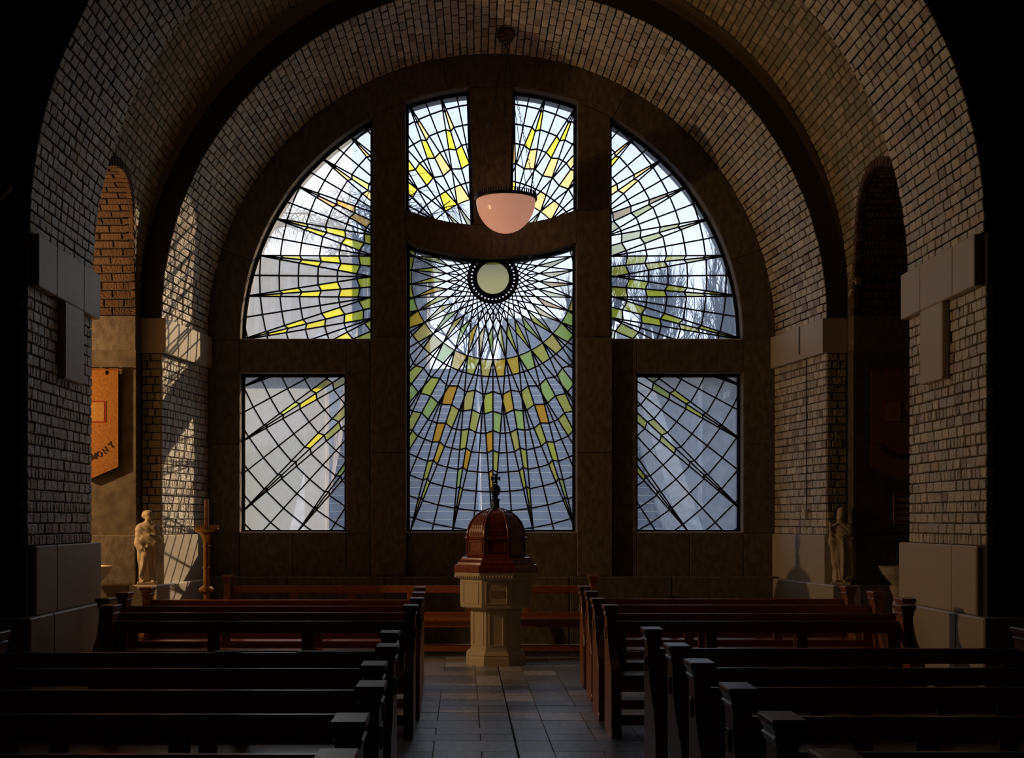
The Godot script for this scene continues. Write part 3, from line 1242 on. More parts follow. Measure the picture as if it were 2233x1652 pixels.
# ---------------------------------------------------------------- deep splayed arch before the window
func build_embrasure() -> void:
	var o := room("wall_embrasure", "splayed brick arch over the window", "arch")
	put("mortar", arch_shell(ARCH_Y, 3.522, 0.0, 3.742, 1.5, 0.25), M.mortar, o)
	lay_bricks(brick_arch(ARCH_Y, 3.51, 0.0, 3.73, 1.5, never), o, "brick", 7)
	# spandrel over it, facing the nave
	var sp := room("wall_spandrel", "dark brick spandrel above the window arch", "wall")
	put("wall_body", arch_wall(3.745, ARCH_Y, 0.05, 1.486, 7.2, 9.5), M.vault_1, sp)
	for s in [-1.0, 1.0]:
		var side := "left" if s < 0 else "right"
		var w := room("wall_pier_" + side, "brick pier carrying the window arch on the " + side, "pier")
		var al := Vector3(s * 0.2200 / 1.5, 0, 1.0).normalized() # along the face towards the nave
		var foot := Vector3(s * 3.51, 1.44, 0.0)
		var run := 1.5 / al.z
		var start := foot if s < 0 else foot + al * run
		var dir := al if s < 0 else -al
		# face normal must look to the axis
		var dn := dir.cross(Vector3.UP)
		if dn.x * s > 0:
			dir = -dir
			start = foot + al * run if start == foot else foot
		var list := brick_wall(start, dir, Vector3.UP, run, 3.484 - 1.44, never)
		lay_bricks(list, w, "brick", 7)
		# the pier's narrow face towards the nave
		var x0: float = s * 3.735
		var x1: float = s * 3.96
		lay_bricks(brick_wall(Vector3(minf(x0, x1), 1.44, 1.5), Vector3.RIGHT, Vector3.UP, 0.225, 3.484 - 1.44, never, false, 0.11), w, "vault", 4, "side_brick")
		var body := MB.new()
		body.prism(xz([Vector2(s * 3.522, 0), Vector2(s * 3.742, 1.488), Vector2(s * 4.05, 1.488), Vector2(s * 4.05, 0)]), ytop(), 0.0, ARCH_Y)
		put("mortar", body, M.mortar, w)
		# impost and plinth stones
		for seg in [[0.012, 0.76], [0.766, 1.532]]:
			var im := MB.new()
			var a: float = seg[0]
			var b: float = seg[1]
			im.prism(xz([Vector2(s * (3.455 + 0.1467 * a), a), Vector2(s * (3.455 + 0.1467 * b), b), Vector2(s * 3.96, b), Vector2(s * 3.96, a)]), ytop(), 3.484, ARCH_Y + 0.004, 0.008)
			put("impost_block", im, M.stone, w)
			var p1 := MB.new()
			p1.prism(xz([Vector2(s * (3.475 + 0.1467 * a), a), Vector2(s * (3.475 + 0.1467 * b), b), Vector2(s * 3.965, b), Vector2(s * 3.965, a)]), ytop(), 0.896, 1.44, 0.008)
			put("plinth_block", p1, M.stone, w)
			var p2 := MB.new()
			var b2 := b if b < 1.0 else 1.88
			p2.prism(xz([Vector2(s * (3.425 + 0.1467 * a), a + 0.24), Vector2(s * (3.425 + 0.1467 * b2), b2 + (0.0 if b2 > 1.0 else 0.24)), Vector2(s * 4.0, b2 + (0.0 if b2 > 1.0 else 0.24)), Vector2(s * 4.0, a + 0.24)]), ytop(), 0.0, 0.896, 0.012)
			put("foot_block", p2, M.stone_alt, w)

func xz(p: Array) -> PackedVector2Array: # plan outline for ytop(): (x, z) -> (x, -z)
	var out := PackedVector2Array()
	for q: Vector2 in p:
		out.append(Vector2(q.x, -q.y))
	return out

func ytop() -> Transform3D: # maps (x, y, depth) to (x, depth, -y)
	return Transform3D(Basis(Vector3(1, 0, 0), Vector3(0, 0, -1), Vector3(0, 1, 0)), Vector3.ZERO)

# ---------------------------------------------------------------- the bay between the two arches
const LZ := 2.9
const LA := 1.17
const LB := 1.30
func in_side_arch(c: Vector3) -> bool:
	if c.y > ARCH_Y + LB + 0.1:
		return false
	var u := (c.z - LZ) / (LA + 0.05)
	var w := (c.y - ARCH_Y) / (LB + 0.05)
	return c.y < ARCH_Y or u * u + w * w < 1.0

func build_bay() -> void:
	var o := room("ceiling_vault", "rough brick barrel vault over the bay before the window", "vault")
	var cy := 4.10
	var R := 3.97
	lay_bricks(brick_arch(cy, R, 1.5, R, 4.12, in_side_arch, 0.175), o, "vault", 4)
	var sh := MB.new()
	var na := 120
	var nz := 36
	for i in na:
		for k in nz:
			var a := PI * i / na
			var e := PI * (i + 1) / na
			var z0 := lerpf(1.45, 4.2, float(k) / nz)
			var z1 := lerpf(1.45, 4.2, float(k + 1) / nz)
			var r := R + 0.014
			var mid := Vector3(cos((a + e) / 2) * r, cy + sin((a + e) / 2) * r, (z0 + z1) / 2)
			if in_side_arch(mid):
				continue
			sh.quad(Vector3(cos(a) * r, cy + sin(a) * r, z0), Vector3(cos(e) * r, cy + sin(e) * r, z0), Vector3(cos(e) * r, cy + sin(e) * r, z1), Vector3(cos(a) * r, cy + sin(a) * r, z1))
	put("mortar", sh, M.vault_mortar, o)
	# cover over the vault
	put("vault_cover", bx(Vector3(0, 8.75, 2.8), Vector3(14.4, 0.3, 2.7)), M.plaster, o)
	for s in [-1.0, 1.0]:
		var side := "left" if s < 0 else "right"
		# ring of bricks round the side opening
		var w := room("wall_side_arch_" + side, "brick-lined arched passage to the %s aisle" % side, "arch")
		var ring := []
		for i in 44:
			var t := PI * (i + 0.5) / 44
			var p := Vector2(LZ - cos(t) * (LA + 0.045), ARCH_Y + sin(t) * (LB + 0.045))
			var tg := Vector3(0, cos(t) * LB, sin(t) * LA).normalized()
			var yy := p.y
			var xx := sqrt(maxf(0.0, (R - 0.01) * (R - 0.01) - maxf(0.0, yy - cy) * maxf(0.0, yy - cy)))
			var al := Vector3(s, 0, 0)
			var rad := tg.cross(Vector3(1, 0, 0)).normalized()
			var nrm := Vector3(-s, 0, 0)
			var e1 := rad
			if e1.cross(tg).dot(nrm) < 0:
				e1 = -e1
			ring.append([Transform3D(Basis(e1, tg, e1.cross(tg)), Vector3(s * (xx + 0.0), yy, p.x)), 0.10, 0.080])
		lay_bricks(ring, w, "warm", 3, "ring_brick")
		# soffit of the passage
		var sof := []
		for i in 26:
			var t := PI * (i + 0.5) / 44
			var p := Vector2(LZ - cos(t) * LA, ARCH_Y + sin(t) * LB)
			var tg := Vector3(0, cos(t) * LB, sin(t) * LA).normalized()
			var inward := (Vector3(0, ARCH_Y, LZ) - Vector3(0, p.y, p.x)).normalized()
			var x := sqrt(maxf(0.0, (R - 0.01) * (R - 0.01) - maxf(0.0, p.y - cy) * maxf(0.0, p.y - cy))) + 0.02
			var first := i % 2 == 1
			while x < 5.9:
				var l := 0.225 + rng.randf_range(-0.02, 0.02)
				if first: l *= 0.5
				first = false
				var al := Vector3(1, 0, 0)
				if al.cross(tg).dot(inward) < 0:
					al = -al
				if l > 0.02:
					sof.append([Transform3D(Basis(al, tg, al.cross(tg)), Vector3(s * (x + l / 2), p.y, p.x)), l - 0.012, 0.078])
				x += l
		lay_bricks(sof, w, "warm", 3, "soffit_brick")
		var core := MB.new()
		for i in 44:
			var t0 := PI * i / 44
			var t1 := PI * (i + 1) / 44
			var q := PackedVector2Array()
			for e in [[t0, 0.012], [t1, 0.012], [t1, 0.5], [t0, 0.5]]:
				q.append(Vector2(-(LZ - cos(e[0]) * (LA + e[1])) * -1.0, ARCH_Y + sin(e[0]) * (LB + e[1])))
			core.prism(q, Transform3D(Basis(Vector3(0, 0, 1), Vector3(0, 1, 0), Vector3(-1, 0, 0)), Vector3.ZERO), -6.95 if s > 0 else 4.0, -4.0 if s > 0 else 6.95)
		put("mortar", core, M.mortar, w)

# ---------------------------------------------------------------- front arch
func build_front_arch() -> void:
	var o := room("wall_arch", "wide brick arch between nave and bay", "arch")
	var R := 3.745
	put("mortar", arch_shell(ARCH_Y, R + 0.012, 4.1, R + 0.012, 5.86, 0.6), M.mortar, o)
	lay_bricks(brick_arch(ARCH_Y, R, 4.1, R, 5.86, never), o, "brick", 7)
	var f := room("wall_nave", "unlit wall of the nave round the front arch", "wall")
	put("wall_body", arch_wall(R + 0.06, ARCH_Y, 5.4, 5.85, 7.2, 9.5), M.plaster, f)
	for s in [-1.0, 1.0]:
		var side := "left" if s < 0 else "right"
		var w := room("wall_front_pier_" + side, "broad brick pier under the front arch on the " + side, "pier")
		var fx: float = s * 3.765
		var y0 := 1.40
		var y1 := 3.457
		var dir := Vector3(0, 0, -s) # so that along x up looks to the axis
		var start := Vector3(fx, y0, 4.1 if s < 0 else 5.86)
		if dir.cross(Vector3.UP).x * s > 0:
			dir = -dir
			start.z = 5.86 if start.z < 5 else 4.1
		var in_pendant := func(c: Vector3) -> bool: return c.y > 2.80 and c.z > 4.57 and c.z < 5.09
		lay_bricks(brick_wall(start, dir, Vector3.UP, 1.76, y1 - y0, in_pendant), w, "brick", 7)
		put("mortar", bx(Vector3(s * 4.1, 1.93, 4.98), Vector3(0.645, 3.87, 1.745)), M.mortar, w)
		# impost in three stones, the pendant stone under it
		for zz in [[4.06, 4.56], [4.564, 5.32], [5.324, 5.78]]:
			put("impost_block", bx(Vector3(s * 3.89, 3.664, (zz[0] + zz[1]) / 2), Vector3(0.38, 0.414, zz[1] - zz[0]), 0.008), M.stone, w)
		put("pendant_block", bx(Vector3(s * 3.89, 3.128, 4.83), Vector3(0.38, 0.654, 0.53), 0.008), M.stone, w)
		for zz in [[3.92, 5.22], [5.225, 5.75]]:
			put("plinth_block", bx(Vector3(s * 3.96, 1.122, (zz[0] + zz[1]) / 2), Vector3(0.46, 0.555, zz[1] - zz[0]), 0.01), M.stone, w)
		for zz in [[3.85, 5.42], [5.426, 6.0]]:
			put("foot_block", bx(Vector3(s * 4.45, 0.422, (zz[0] + zz[1]) / 2), Vector3(1.52, 0.844, zz[1] - zz[0]), 0.012), M.stone_alt, w)

# ---------------------------------------------------------------- side aisles
func build_aisles() -> void:
	for s in [-1.0, 1.0]:
		var side := "left" if s < 0 else "right"
		var w := room("wall_aisle_" + side, "shaded end wall of the %s aisle" % side, "wall")
		put("wall_body", bx(Vector3(s * 5.58, 2.65, 1.5), Vector3(3.22, 5.3, 0.42)), M.plaster, w)
		var im := bx(Vector3(s * 5.56, 3.676, 1.64), Vector3(3.2, 0.384, 0.20), 0.008)
		put("impost_band", im, M.wall_stone, w)
		for k in 3:
			put("plinth_block", bx(Vector3(s * (4.49 + k * 1.06), 1.168, 1.66), Vector3(1.05, 0.544, 0.20), 0.008), M.wall_stone, w)
			put("foot_block", bx(Vector3(s * (4.535 + k * 1.06), 0.448, 1.73), Vector3(1.055, 0.896, 0.30), 0.01), M.wall_stone, w)
		# roof of the aisle beyond the passage, and its nave side
		put("wall_back_side", bx(Vector3(s * 5.6, 2.6, 4.0), Vector3(3.2, 5.2, 0.2)), M.plaster, w)
	# unseen lamp behind the front pier, placed to light the passage, font and bench
	var l := base("unseen_aisle_lamp", Vector3(-6.3, 3.0, 2.65))
	tag(l, "unseen warm bare-bulb lamp in the left aisle passage, lighting the font and bench", "lamp")
	var cord := MB.new()
	cord.tube(PackedVector3Array([Vector3(0, 0.12, 0), Vector3(0, 2.14, 0)]), 0.005, 0.005, 6)
	put("cord", cord, M.black_cable, l)
	var sock := MB.new()
	sock.lathe(PackedVector2Array([Vector2(0, 0.06), Vector2(0.022, 0.06), Vector2(0.022, 0.12), Vector2(0.008, 0.14), Vector2(0, 0.14)]), Transform3D(), 16)
	put("socket", sock, M.brass, l)
	var bulb := MB.new()
	bulb.ball(Vector3(0, 0.0, 0), Vector3(0.05, 0.065, 0.05))
	var bm := StandardMaterial3D.new()
	bm.resource_name = "bulb_glow"
	bm.albedo_color = Color(1, 0.85, 0.65)
	bm.emission_enabled = true
	bm.emission = Color(1.0, 0.72, 0.42)
	bm.emission_energy_multiplier = 1.5
	put("bulb", bulb, bm, l)
	var om := OmniLight3D.new()
	om.name = "unseen_aisle_lamp_light"
	om.light_color = Color(1.0, 0.80, 0.56)
	om.light_energy = 3.4
	om.light_size = 0.05
	om.omni_range = 14.0
	om.omni_attenuation = 2.0
	om.shadow_enabled = true
	l.add_child(om)
	# banners on the aisle end walls
	banner(-1.0, "MATRIMONY", "orange cloth banner lettered MATRIMONY on the left aisle wall")
	banner(1.0, "CONFIRMATION", "orange cloth banner lettered CONFIRMATION on the right aisle wall")
	# holy water stoups
	for s in [-1.0, 1.0]:
		var o := base("stoup", Vector3(s * 4.36, 0.0, 2.14))
		tag(o, "stone holy water stoup below the %s banner" % ("left" if s < 0 else "right"), "stoup", "stoups in the aisles")
		var b := MB.new()
		b.lathe(PackedVector2Array([Vector2(0.0, 0.90), Vector2(0.10, 0.905), Vector2(0.13, 0.95), Vector2(0.20, 1.03), Vector2(0.235, 1.10), Vector2(0.245, 1.115), Vector2(0.215, 1.115), Vector2(0.17, 1.05), Vector2(0.0, 1.01)]), Transform3D(), 28)
		put("bowl", b, M.stone, o)
		var c := MB.new()
		c.lathe(PackedVector2Array([Vector2(0.16, 0.0), Vector2(0.16, 0.06), Vector2(0.11, 0.10), Vector2(0.09, 0.20), Vector2(0.085, 0.78), Vector2(0.12, 0.86), Vector2(0.13, 0.905)]), Transform3D(), 24)
		put("pedestal", c, M.stone, o)
	# hymn board
	var hb := base("hymn_board", Vector3(4.54, 1.73, 1.775))
	tag(hb, "framed slatted hymn board below the right banner", "board")
	put("backing", bx(Vector3.ZERO, Vector3(0.30, 0.32, 0.012)), M.wood_end, hb)
	for e in [[-0.145, 0, 0.02, 0.33], [0.145, 0, 0.02, 0.33], [0, 0.155, 0.31, 0.02], [0, -0.155, 0.31, 0.02]]:
		put("frame_bar", bx(Vector3(e[0], e[1], 0.012), Vector3(e[2], e[3], 0.022), 0.003), M.wood, hb)
	for k in 4:
		put("slat", bx(Vector3(0, -0.105 + k * 0.07, 0.01), Vector3(0.265, 0.042, 0.012), 0.003), M.statue, hb)

func banner(s: float, text: String, label: String) -> void:
	var o := base("banner", Vector3(s * 4.482, 0.0, 1.765))
	tag(o, label, "banner", "sacrament banners")
	var W := 0.334
	var out := PackedVector2Array([Vector2(-W, 2.195), Vector2(0, 2.05), Vector2(W, 2.195), Vector2(W, 3.28)])
	# notches between the hanging loops at the top
	for k in 3:
		var x := 0.21 - 0.21 * k
		out.append_array([Vector2(x + 0.018, 3.28), Vector2(x + 0.018, 3.21), Vector2(x - 0.018, 3.21), Vector2(x - 0.018, 3.28)])
	out.append(Vector2(-W, 3.28))
	var b := MB.new()
	b.prism(out, Transform3D(), 0.0, 0.006)
	put("cloth", b, M.banner, o)
	var rod := MB.new()
	rod.tube(PackedVector3Array([Vector3(-0.38, 3.262, 0.012), Vector3(0.38, 3.262, 0.012)]), 0.009, 0.009)
	put("rod", rod, M.wood, o)
	var side := -s # emblem on the half nearest the nave
	put("patch_border", bx(Vector3(side * 0.10, 2.80, 0.008), Vector3(0.20, 0.24, 0.004), 0.001), M.banner_trim, o)
	put("patch", bx(Vector3(side * 0.095, 2.80, 0.011), Vector3(0.17, 0.21, 0.004), 0.001), M.banner_patch, o)
	var ring := MB.new()
	ring.lathe(PackedVector2Array([Vector2(0.0, 0.0), Vector2(0.10, 0.0), Vector2(0.10, 0.004), Vector2(0.0, 0.004)]), Transform3D(Basis(Vector3.RIGHT, PI / 2), Vector3(s * 0.13, 2.86, 0.006)), 28)
	put("round_patch", ring, M.banner_patch, o)
	# letters along a hanging curve
	var f := SystemFont.new()
	f.font_names = PackedStringArray(["Droid Serif"])
	var k := text.length()
	for i in k:
		var t := TextMesh.new()
		t.text = text[i]
		t.font = f
		t.font_size = 48
		t.pixel_size = 0.085 / 48.0 * (0.8 if k > 10 else 1.0)
		t.depth = 0.004
		var u := (float(i) + 0.5) / k * 2.0 - 1.0
		var p := Vector3(u * 0.285, 2.30 + 0.17 * u * u, 0.010)
		inst("letter", t, M.banner_ink, o, Transform3D(Basis(Vector3.BACK, atan(0.34 * u / 0.285)), p))

# ---------------------------------------------------------------- pews
func pew(L: float, called: String) -> Node3D:
	var o := base(called)
	var prof := PackedVector2Array([Vector2(-0.055, 0.0), Vector2(0.44, 0.0), Vector2(0.44, 0.05), Vector2(0.425, 0.07), Vector2(0.425, 0.30), Vector2(0.405, 0.42), Vector2(0.355, 0.50), Vector2(0.27, 0.565), Vector2(0.195, 0.63), Vector2(0.145, 0.70), Vector2(0.118, 0.77), Vector2(0.105, 0.86), Vector2(0.11, 0.90), Vector2(-0.055, 0.90)])
	for s in [-1.0, 1.0]:
		var b := MB.new()
		# (z, y) outline across x
		b.prism(prof, Transform3D(Basis(Vector3(0, 0, 1), Vector3(0, 1, 0), Vector3(-1, 0, 0)), Vector3(s * L / 2, 0, 0)), -0.036, 0.036, 0.004)
		var p := put("end_panel", b, M.wood_end, o)
		var c := MB.new()
		var t := Transform3D(Basis(), Vector3(s * L / 2, 0, 0.028))
		loft(c, t, [[0.040, 0.085, 0.868], [0.044, 0.090, 0.885], [0.050, 0.094, 0.893], [0.042, 0.084, 0.899], [0.048, 0.094, 0.918], [0.058, 0.104, 0.934], [0.058, 0.104, 0.950], [0.054, 0.100, 0.957]])
		put("cap", c, M.wood_end, p)
		var ch := MB.new()
		ch.box(Vector3(s * (L / 2) + s * 0.040, 0.745, 0.03), Vector3(0.008, 0.09, 0.055), 0.002)
		put("card_holder", ch, M.old_brass, p)
		var cd := MB.new()
		cd.box(Vector3(s * (L / 2) + s * 0.0455, 0.745, 0.03), Vector3(0.002, 0.07, 0.042))
		put("card", cd, M.wax, p)
	put("top_rail", bx(Vector3(0, 0.784, -0.01), Vector3(L - 0.072, 0.092, 0.045), 0.008), M.wood, o)
	put("lower_rail", bx(Vector3(0, 0.464, 0.035), Vector3(L - 0.072, 0.105, 0.03), 0.005), M.wood, o)
	var k := maxi(2, int(round(L / 0.78)))
	for i in k + 1:
		var x := (float(i) / k - 0.5) * (L - 0.16)
		var b := MB.new()
		b.bar(Vector3(x, 0.50, 0.033), Vector3(x, 0.745, -0.008), 0.085, 0.026, Vector3(0, 0, 1), 0.003)
		put("stile", b, M.wood_end, o)
	put("seat", bx(Vector3(0, 0.445, 0.225), Vector3(L - 0.072, 0.032, 0.37), 0.008), M.wood, o)
	put("seat_apron", bx(Vector3(0, 0.395, 0.36), Vector3(L - 0.072, 0.07, 0.022), 0.003), M.wood, o)
	put("foot_rail", bx(Vector3(0, 0.10, 0.20), Vector3(L - 0.072, 0.075, 0.045), 0.005), M.wood, o)
	return o

func loft(c: MB, t: Transform3D, rows: Array) -> void: # rows of [half width x, half depth z, y]
	for i in rows.size() - 1:
		var a: Array = rows[i]
		var b: Array = rows[i + 1]
		var p := []
		for e in [a, b]:
			for q in [Vector2(-1, 1), Vector2(1, 1), Vector2(1, -1), Vector2(-1, -1)]:
				p.append(t * Vector3(q.x * e[0], e[2], q.y * e[1]))
		for j in 4:
			var k := (j + 1) % 4
			c.quad(p[j], p[k], p[4 + k], p[4 + j])
		if i == rows.size() - 2:
			c.quad(p[4], p[5], p[6], p[7])
		if i == 0:
			c.quad(p[3], p[2], p[1], p[0])

func build_pews() -> void:
	var zl := [3.43, 4.36, 5.21, 6.11, 8.49, 9.30, 10.16, 10.89, 11.77, 12.45]
	var zr := [3.29, 4.21, 5.28, 6.11, 8.24, 9.27, 10.06, 10.95, 11.73, 12.45]
	var protos := {}
	for side in 2:
		var s := -1.0 if side == 0 else 1.0
		for i in 10:
			var inner: float = [-0.765, -0.745, -0.73, -0.745, -0.765, -0.73, -0.74, -0.70, -0.705, -0.685][i] if side == 0 else [0.845, 0.822, 0.775, 0.785, 0.795, 0.776, 0.75, 0.74, 0.72, 0.70][i]
			var outer: float = s * [3.42, 3.40, 3.34, 3.06, 3.05, 3.6, 3.6, 3.6, 3.6, 3.6][i]
			var L := snappedf(absf(outer - inner), 0.05)
			var key := roundi(L * 100)
			var o: Node3D
			if protos.has(key):
				o = protos[key].duplicate()
				o.name = numbered("pew")
				add_child(o)
			else:
				o = pew(L, "pew")
				protos[key] = o
			o.position = Vector3(inner + s * L / 2, 0, (zl if side == 0 else zr)[i] - 0.028)
			tag(o, "dark wooden pew %s of the aisle, %s row counted from the font" % ["left" if side == 0 else "right", ORD[i]], "pew", "pews either side of the aisle")
	var far := pew(4.34, "wall_bench")
	far.position = Vector3(-0.975, 0, 0.60)
	tag(far, "long reddish wooden bench along the wall behind the font", "bench")

# ---------------------------------------------------------------- font
func octa(rows: Array, turn := PI / 8) -> MB: # rows of (apothem, y)
	var b := MB.new()
	var pr := PackedVector2Array()
	for r: Vector2 in rows:
		pr.append(Vector2(r.x / cos(PI / 8), r.y))
	b.lathe(pr, Transform3D(), 8, false, turn)
	return b

func panel_on(o: Node, ap: float, y0: float, y1: float, w: float, m: Material, called: String, ks: Array, depth := 0.012) -> void:
	for k: int in ks:
		var t := Transform3D(Basis(Vector3.UP, k * PI / 4), Vector3.ZERO)
		for e in [[Vector3(-w / 2, (y0 + y1) / 2, ap), Vector3(0.016, y1 - y0, depth)], [Vector3(w / 2, (y0 + y1) / 2, ap), Vector3(0.016, y1 - y0, depth)], [Vector3(0, y0, ap), Vector3(w, 0.016, depth)], [Vector3(0, y1, ap), Vector3(w, 0.016, depth)]]:
			var b := MB.new()
			b.obox(t * Transform3D(Basis(), e[0]), e[1], 0.004)
			put(called, b, m, o)

func build_font() -> void:
	var o := base("font", Vector3(0.018, 0, 1.46))
	tag(o, "octagonal carved stone baptismal font in the aisle before the window", "font")
	put("foot", octa([Vector2(0, 0), Vector2(0.332, 0), Vector2(0.332, 0.085), Vector2(0.322, 0.098), Vector2(0.328, 0.112), Vector2(0.30, 0.150), Vector2(0.285, 0.152), Vector2(0.282, 0.175), Vector2(0, 0.175)]), M.font_stone, o)
	var sh := put("shaft", octa([Vector2(0.276, 0.17), Vector2(0.276, 0.635), Vector2(0.29, 0.645)]), M.font_stone, o)
	panel_on(sh, 0.276, 0.22, 0.60, 0.15, M.font_stone, "shaft_moulding", [-2, -1, 0, 1, 2])
	var bw := put("bowl", octa([Vector2(0.27, 0.635), Vector2(0.385, 0.638), Vector2(0.395, 0.65), Vector2(0.395, 0.955), Vector2(0.42, 0.97)]), M.font_stone, o)
	panel_on(bw, 0.395, 0.69, 0.92, 0.23, M.font_stone, "bowl_moulding", [-2, -1, 0, 1, 2])
	var cor := put("cornice", octa([Vector2(0.40, 0.955), Vector2(0.43, 0.962), Vector2(0.455, 0.99), Vector2(0.458, 1.03), Vector2(0, 1.03)]), M.font_stone, o)
	for k in [-2, -1, 0, 1, 2]:
		var b := MB.new()
		for j in 11:
			var t := Transform3D(Basis(Vector3.UP, k * PI / 4), Vector3.ZERO)
			b.ball(t * Vector3((j - 5) * 0.034, 0.985, 0.452), Vector3(0.014, 0.016, 0.012), 8, 6)
		put("carved_leaf_band", b, M.font_stone, cor)
	var f := SystemFont.new()
	f.font_names = PackedStringArray(["Droid Serif"])
	var tm := TextMesh.new()
	tm.text = "IHS"
	tm.font = f
	tm.font_size = 48
	tm.pixel_size = 0.10 / 48.0
	tm.depth = 0.012
	inst("monogram", tm, M.font_stone, bw, Transform3D(Basis(), Vector3(0, 0.80, 0.397)))
	# wooden lid with a ribbed dome
	var lid := base("font_lid", Vector3(0.018, 1.03, 1.46))
	tag(lid, "reddish carved wooden dome lid with ball and cross on the font", "lid")
	put("lid_base", octa([Vector2(0, 0.0), Vector2(0.462, 0.0), Vector2(0.468, 0.012), Vector2(0.468, 0.055), Vector2(0.455, 0.08), Vector2(0.43, 0.085), Vector2(0.425, 0.11), Vector2(0.385, 0.14), Vector2(0.38, 0.16), Vector2(0.34, 0.178), Vector2(0, 0.178)]), M.lid_wood, lid)
	var dr := put("drum", octa([Vector2(0.355, 0.175), Vector2(0.325, 0.195), Vector2(0.32, 0.20), Vector2(0.32, 0.355), Vector2(0.345, 0.365), Vector2(0.352, 0.385), Vector2(0.33, 0.395), Vector2(0, 0.395)]), M.lid_wood, lid)
	panel_on(dr, 0.32, 0.225, 0.335, 0.20, M.lid_wood, "drum_moulding", [-2, -1, 0, 1, 2], 0.02)
	for k in 8:
		var t := Transform3D(Basis(Vector3.UP, k * PI / 4 + PI / 8), Vector3.ZERO)
		var b := MB.new()
		b.lathe(PackedVector2Array([Vector2(0.0, 0.195), Vector2(0.02, 0.20), Vector2(0.012, 0.215), Vector2(0.014, 0.34), Vector2(0.022, 0.355), Vector2(0.0, 0.36)]), t * Transform3D(Basis(), Vector3(0, 0, 0.345)), 10)
		put("corner_shaft", b, M.lid_wood, dr)
	var dome := []
	var prof := PackedVector2Array()
	for i in 13:
		var a := PI / 2 * i / 12
		dome.append(Vector2(maxf(0.03, 0.318 * cos(a)), 0.395 + 0.315 * sin(a)))
		prof.append(Vector2(0.318 * cos(a) / cos(PI / 8), 0.395 + 0.315 * sin(a)))
	var dm := put("dome", octa(dome), M.lid_wood, lid)
	for k in 8:
		var pts := PackedVector3Array()
		var ang := k * PI / 4 + PI / 8
		for p in prof:
			pts.append(Vector3(sin(ang) * p.x, p.y, cos(ang) * p.x))
		var b := MB.new()
		b.tube(pts, 0.016, 0.010, 8)
		put("rib", b, M.lid_wood, dm)
	# carved scales on the dome panels that face the nave
	for k in [-2, -1, 0, 1, 2]:
		var b := MB.new()
		var ang: float = k * PI / 4
		for row in 9:
			var a := PI / 2 * (row + 0.7) / 12
			var ap := 0.318 * cos(a)
			var wd := 2 * ap * tan(PI / 8) - 0.05
			var cnt := int(wd / 0.034)
			for j in cnt:
				var x := (j - (cnt - 1) / 2.0) * 0.034 + (0.0 if row % 2 else 0.012)
				var t := Transform3D(Basis(Vector3.UP, ang), Vector3.ZERO) * Transform3D(Basis(Vector3.RIGHT, -a), Vector3(x, 0.395 + 0.315 * sin(a), ap + 0.001))
				var sc := MB.new()
				sc.prism(PackedVector2Array([Vector2(-0.0155, 0.02), Vector2(-0.0155, -0.004), Vector2(-0.010, -0.015), Vector2(0, -0.020), Vector2(0.010, -0.015), Vector2(0.0155, -0.004), Vector2(0.0155, 0.02)]), Transform3D(Basis(Vector3.RIGHT, 0.12), Vector3.ZERO), -0.004, 0.005)
				b.add(sc, t)
		put("scales", b, M.lid_wood, dm)
	var fin := MB.new()
	fin.lathe(PackedVector2Array([Vector2(0.085, 0.69), Vector2(0.06, 0.712), Vector2(0.042, 0.725), Vector2(0.040, 0.79), Vector2(0.052, 0.80), Vector2(0.052, 0.812), Vector2(0.034, 0.82), Vector2(0.022, 0.838), Vector2(0.03, 0.855), Vector2(0.046, 0.875), Vector2(0.056, 0.905), Vector2(0.056, 0.925), Vector2(0.046, 0.955), Vector2(0.03, 0.972), Vector2(0.014, 0.985), Vector2(0.0, 0.988)]), Transform3D(), 24)
	put("finial", fin, M.dark_bronze, lid)
	var cr := MB.new()
	var arm := PackedVector2Array([Vector2(-0.011, 0.0), Vector2(0.011, 0.0), Vector2(0.012, 0.028), Vector2(0.026, 0.05), Vector2(0.008, 0.056), Vector2(0.0, 0.047), Vector2(-0.008, 0.056), Vector2(-0.026, 0.05), Vector2(-0.012, 0.028)])
	for k in 4:
		cr.prism(arm, Transform3D(Basis(Vector3.BACK, k * PI / 2), Vector3(0, 1.045, 0)), -0.010, 0.010)
	put("cross", cr, M.dark_bronze, lid)

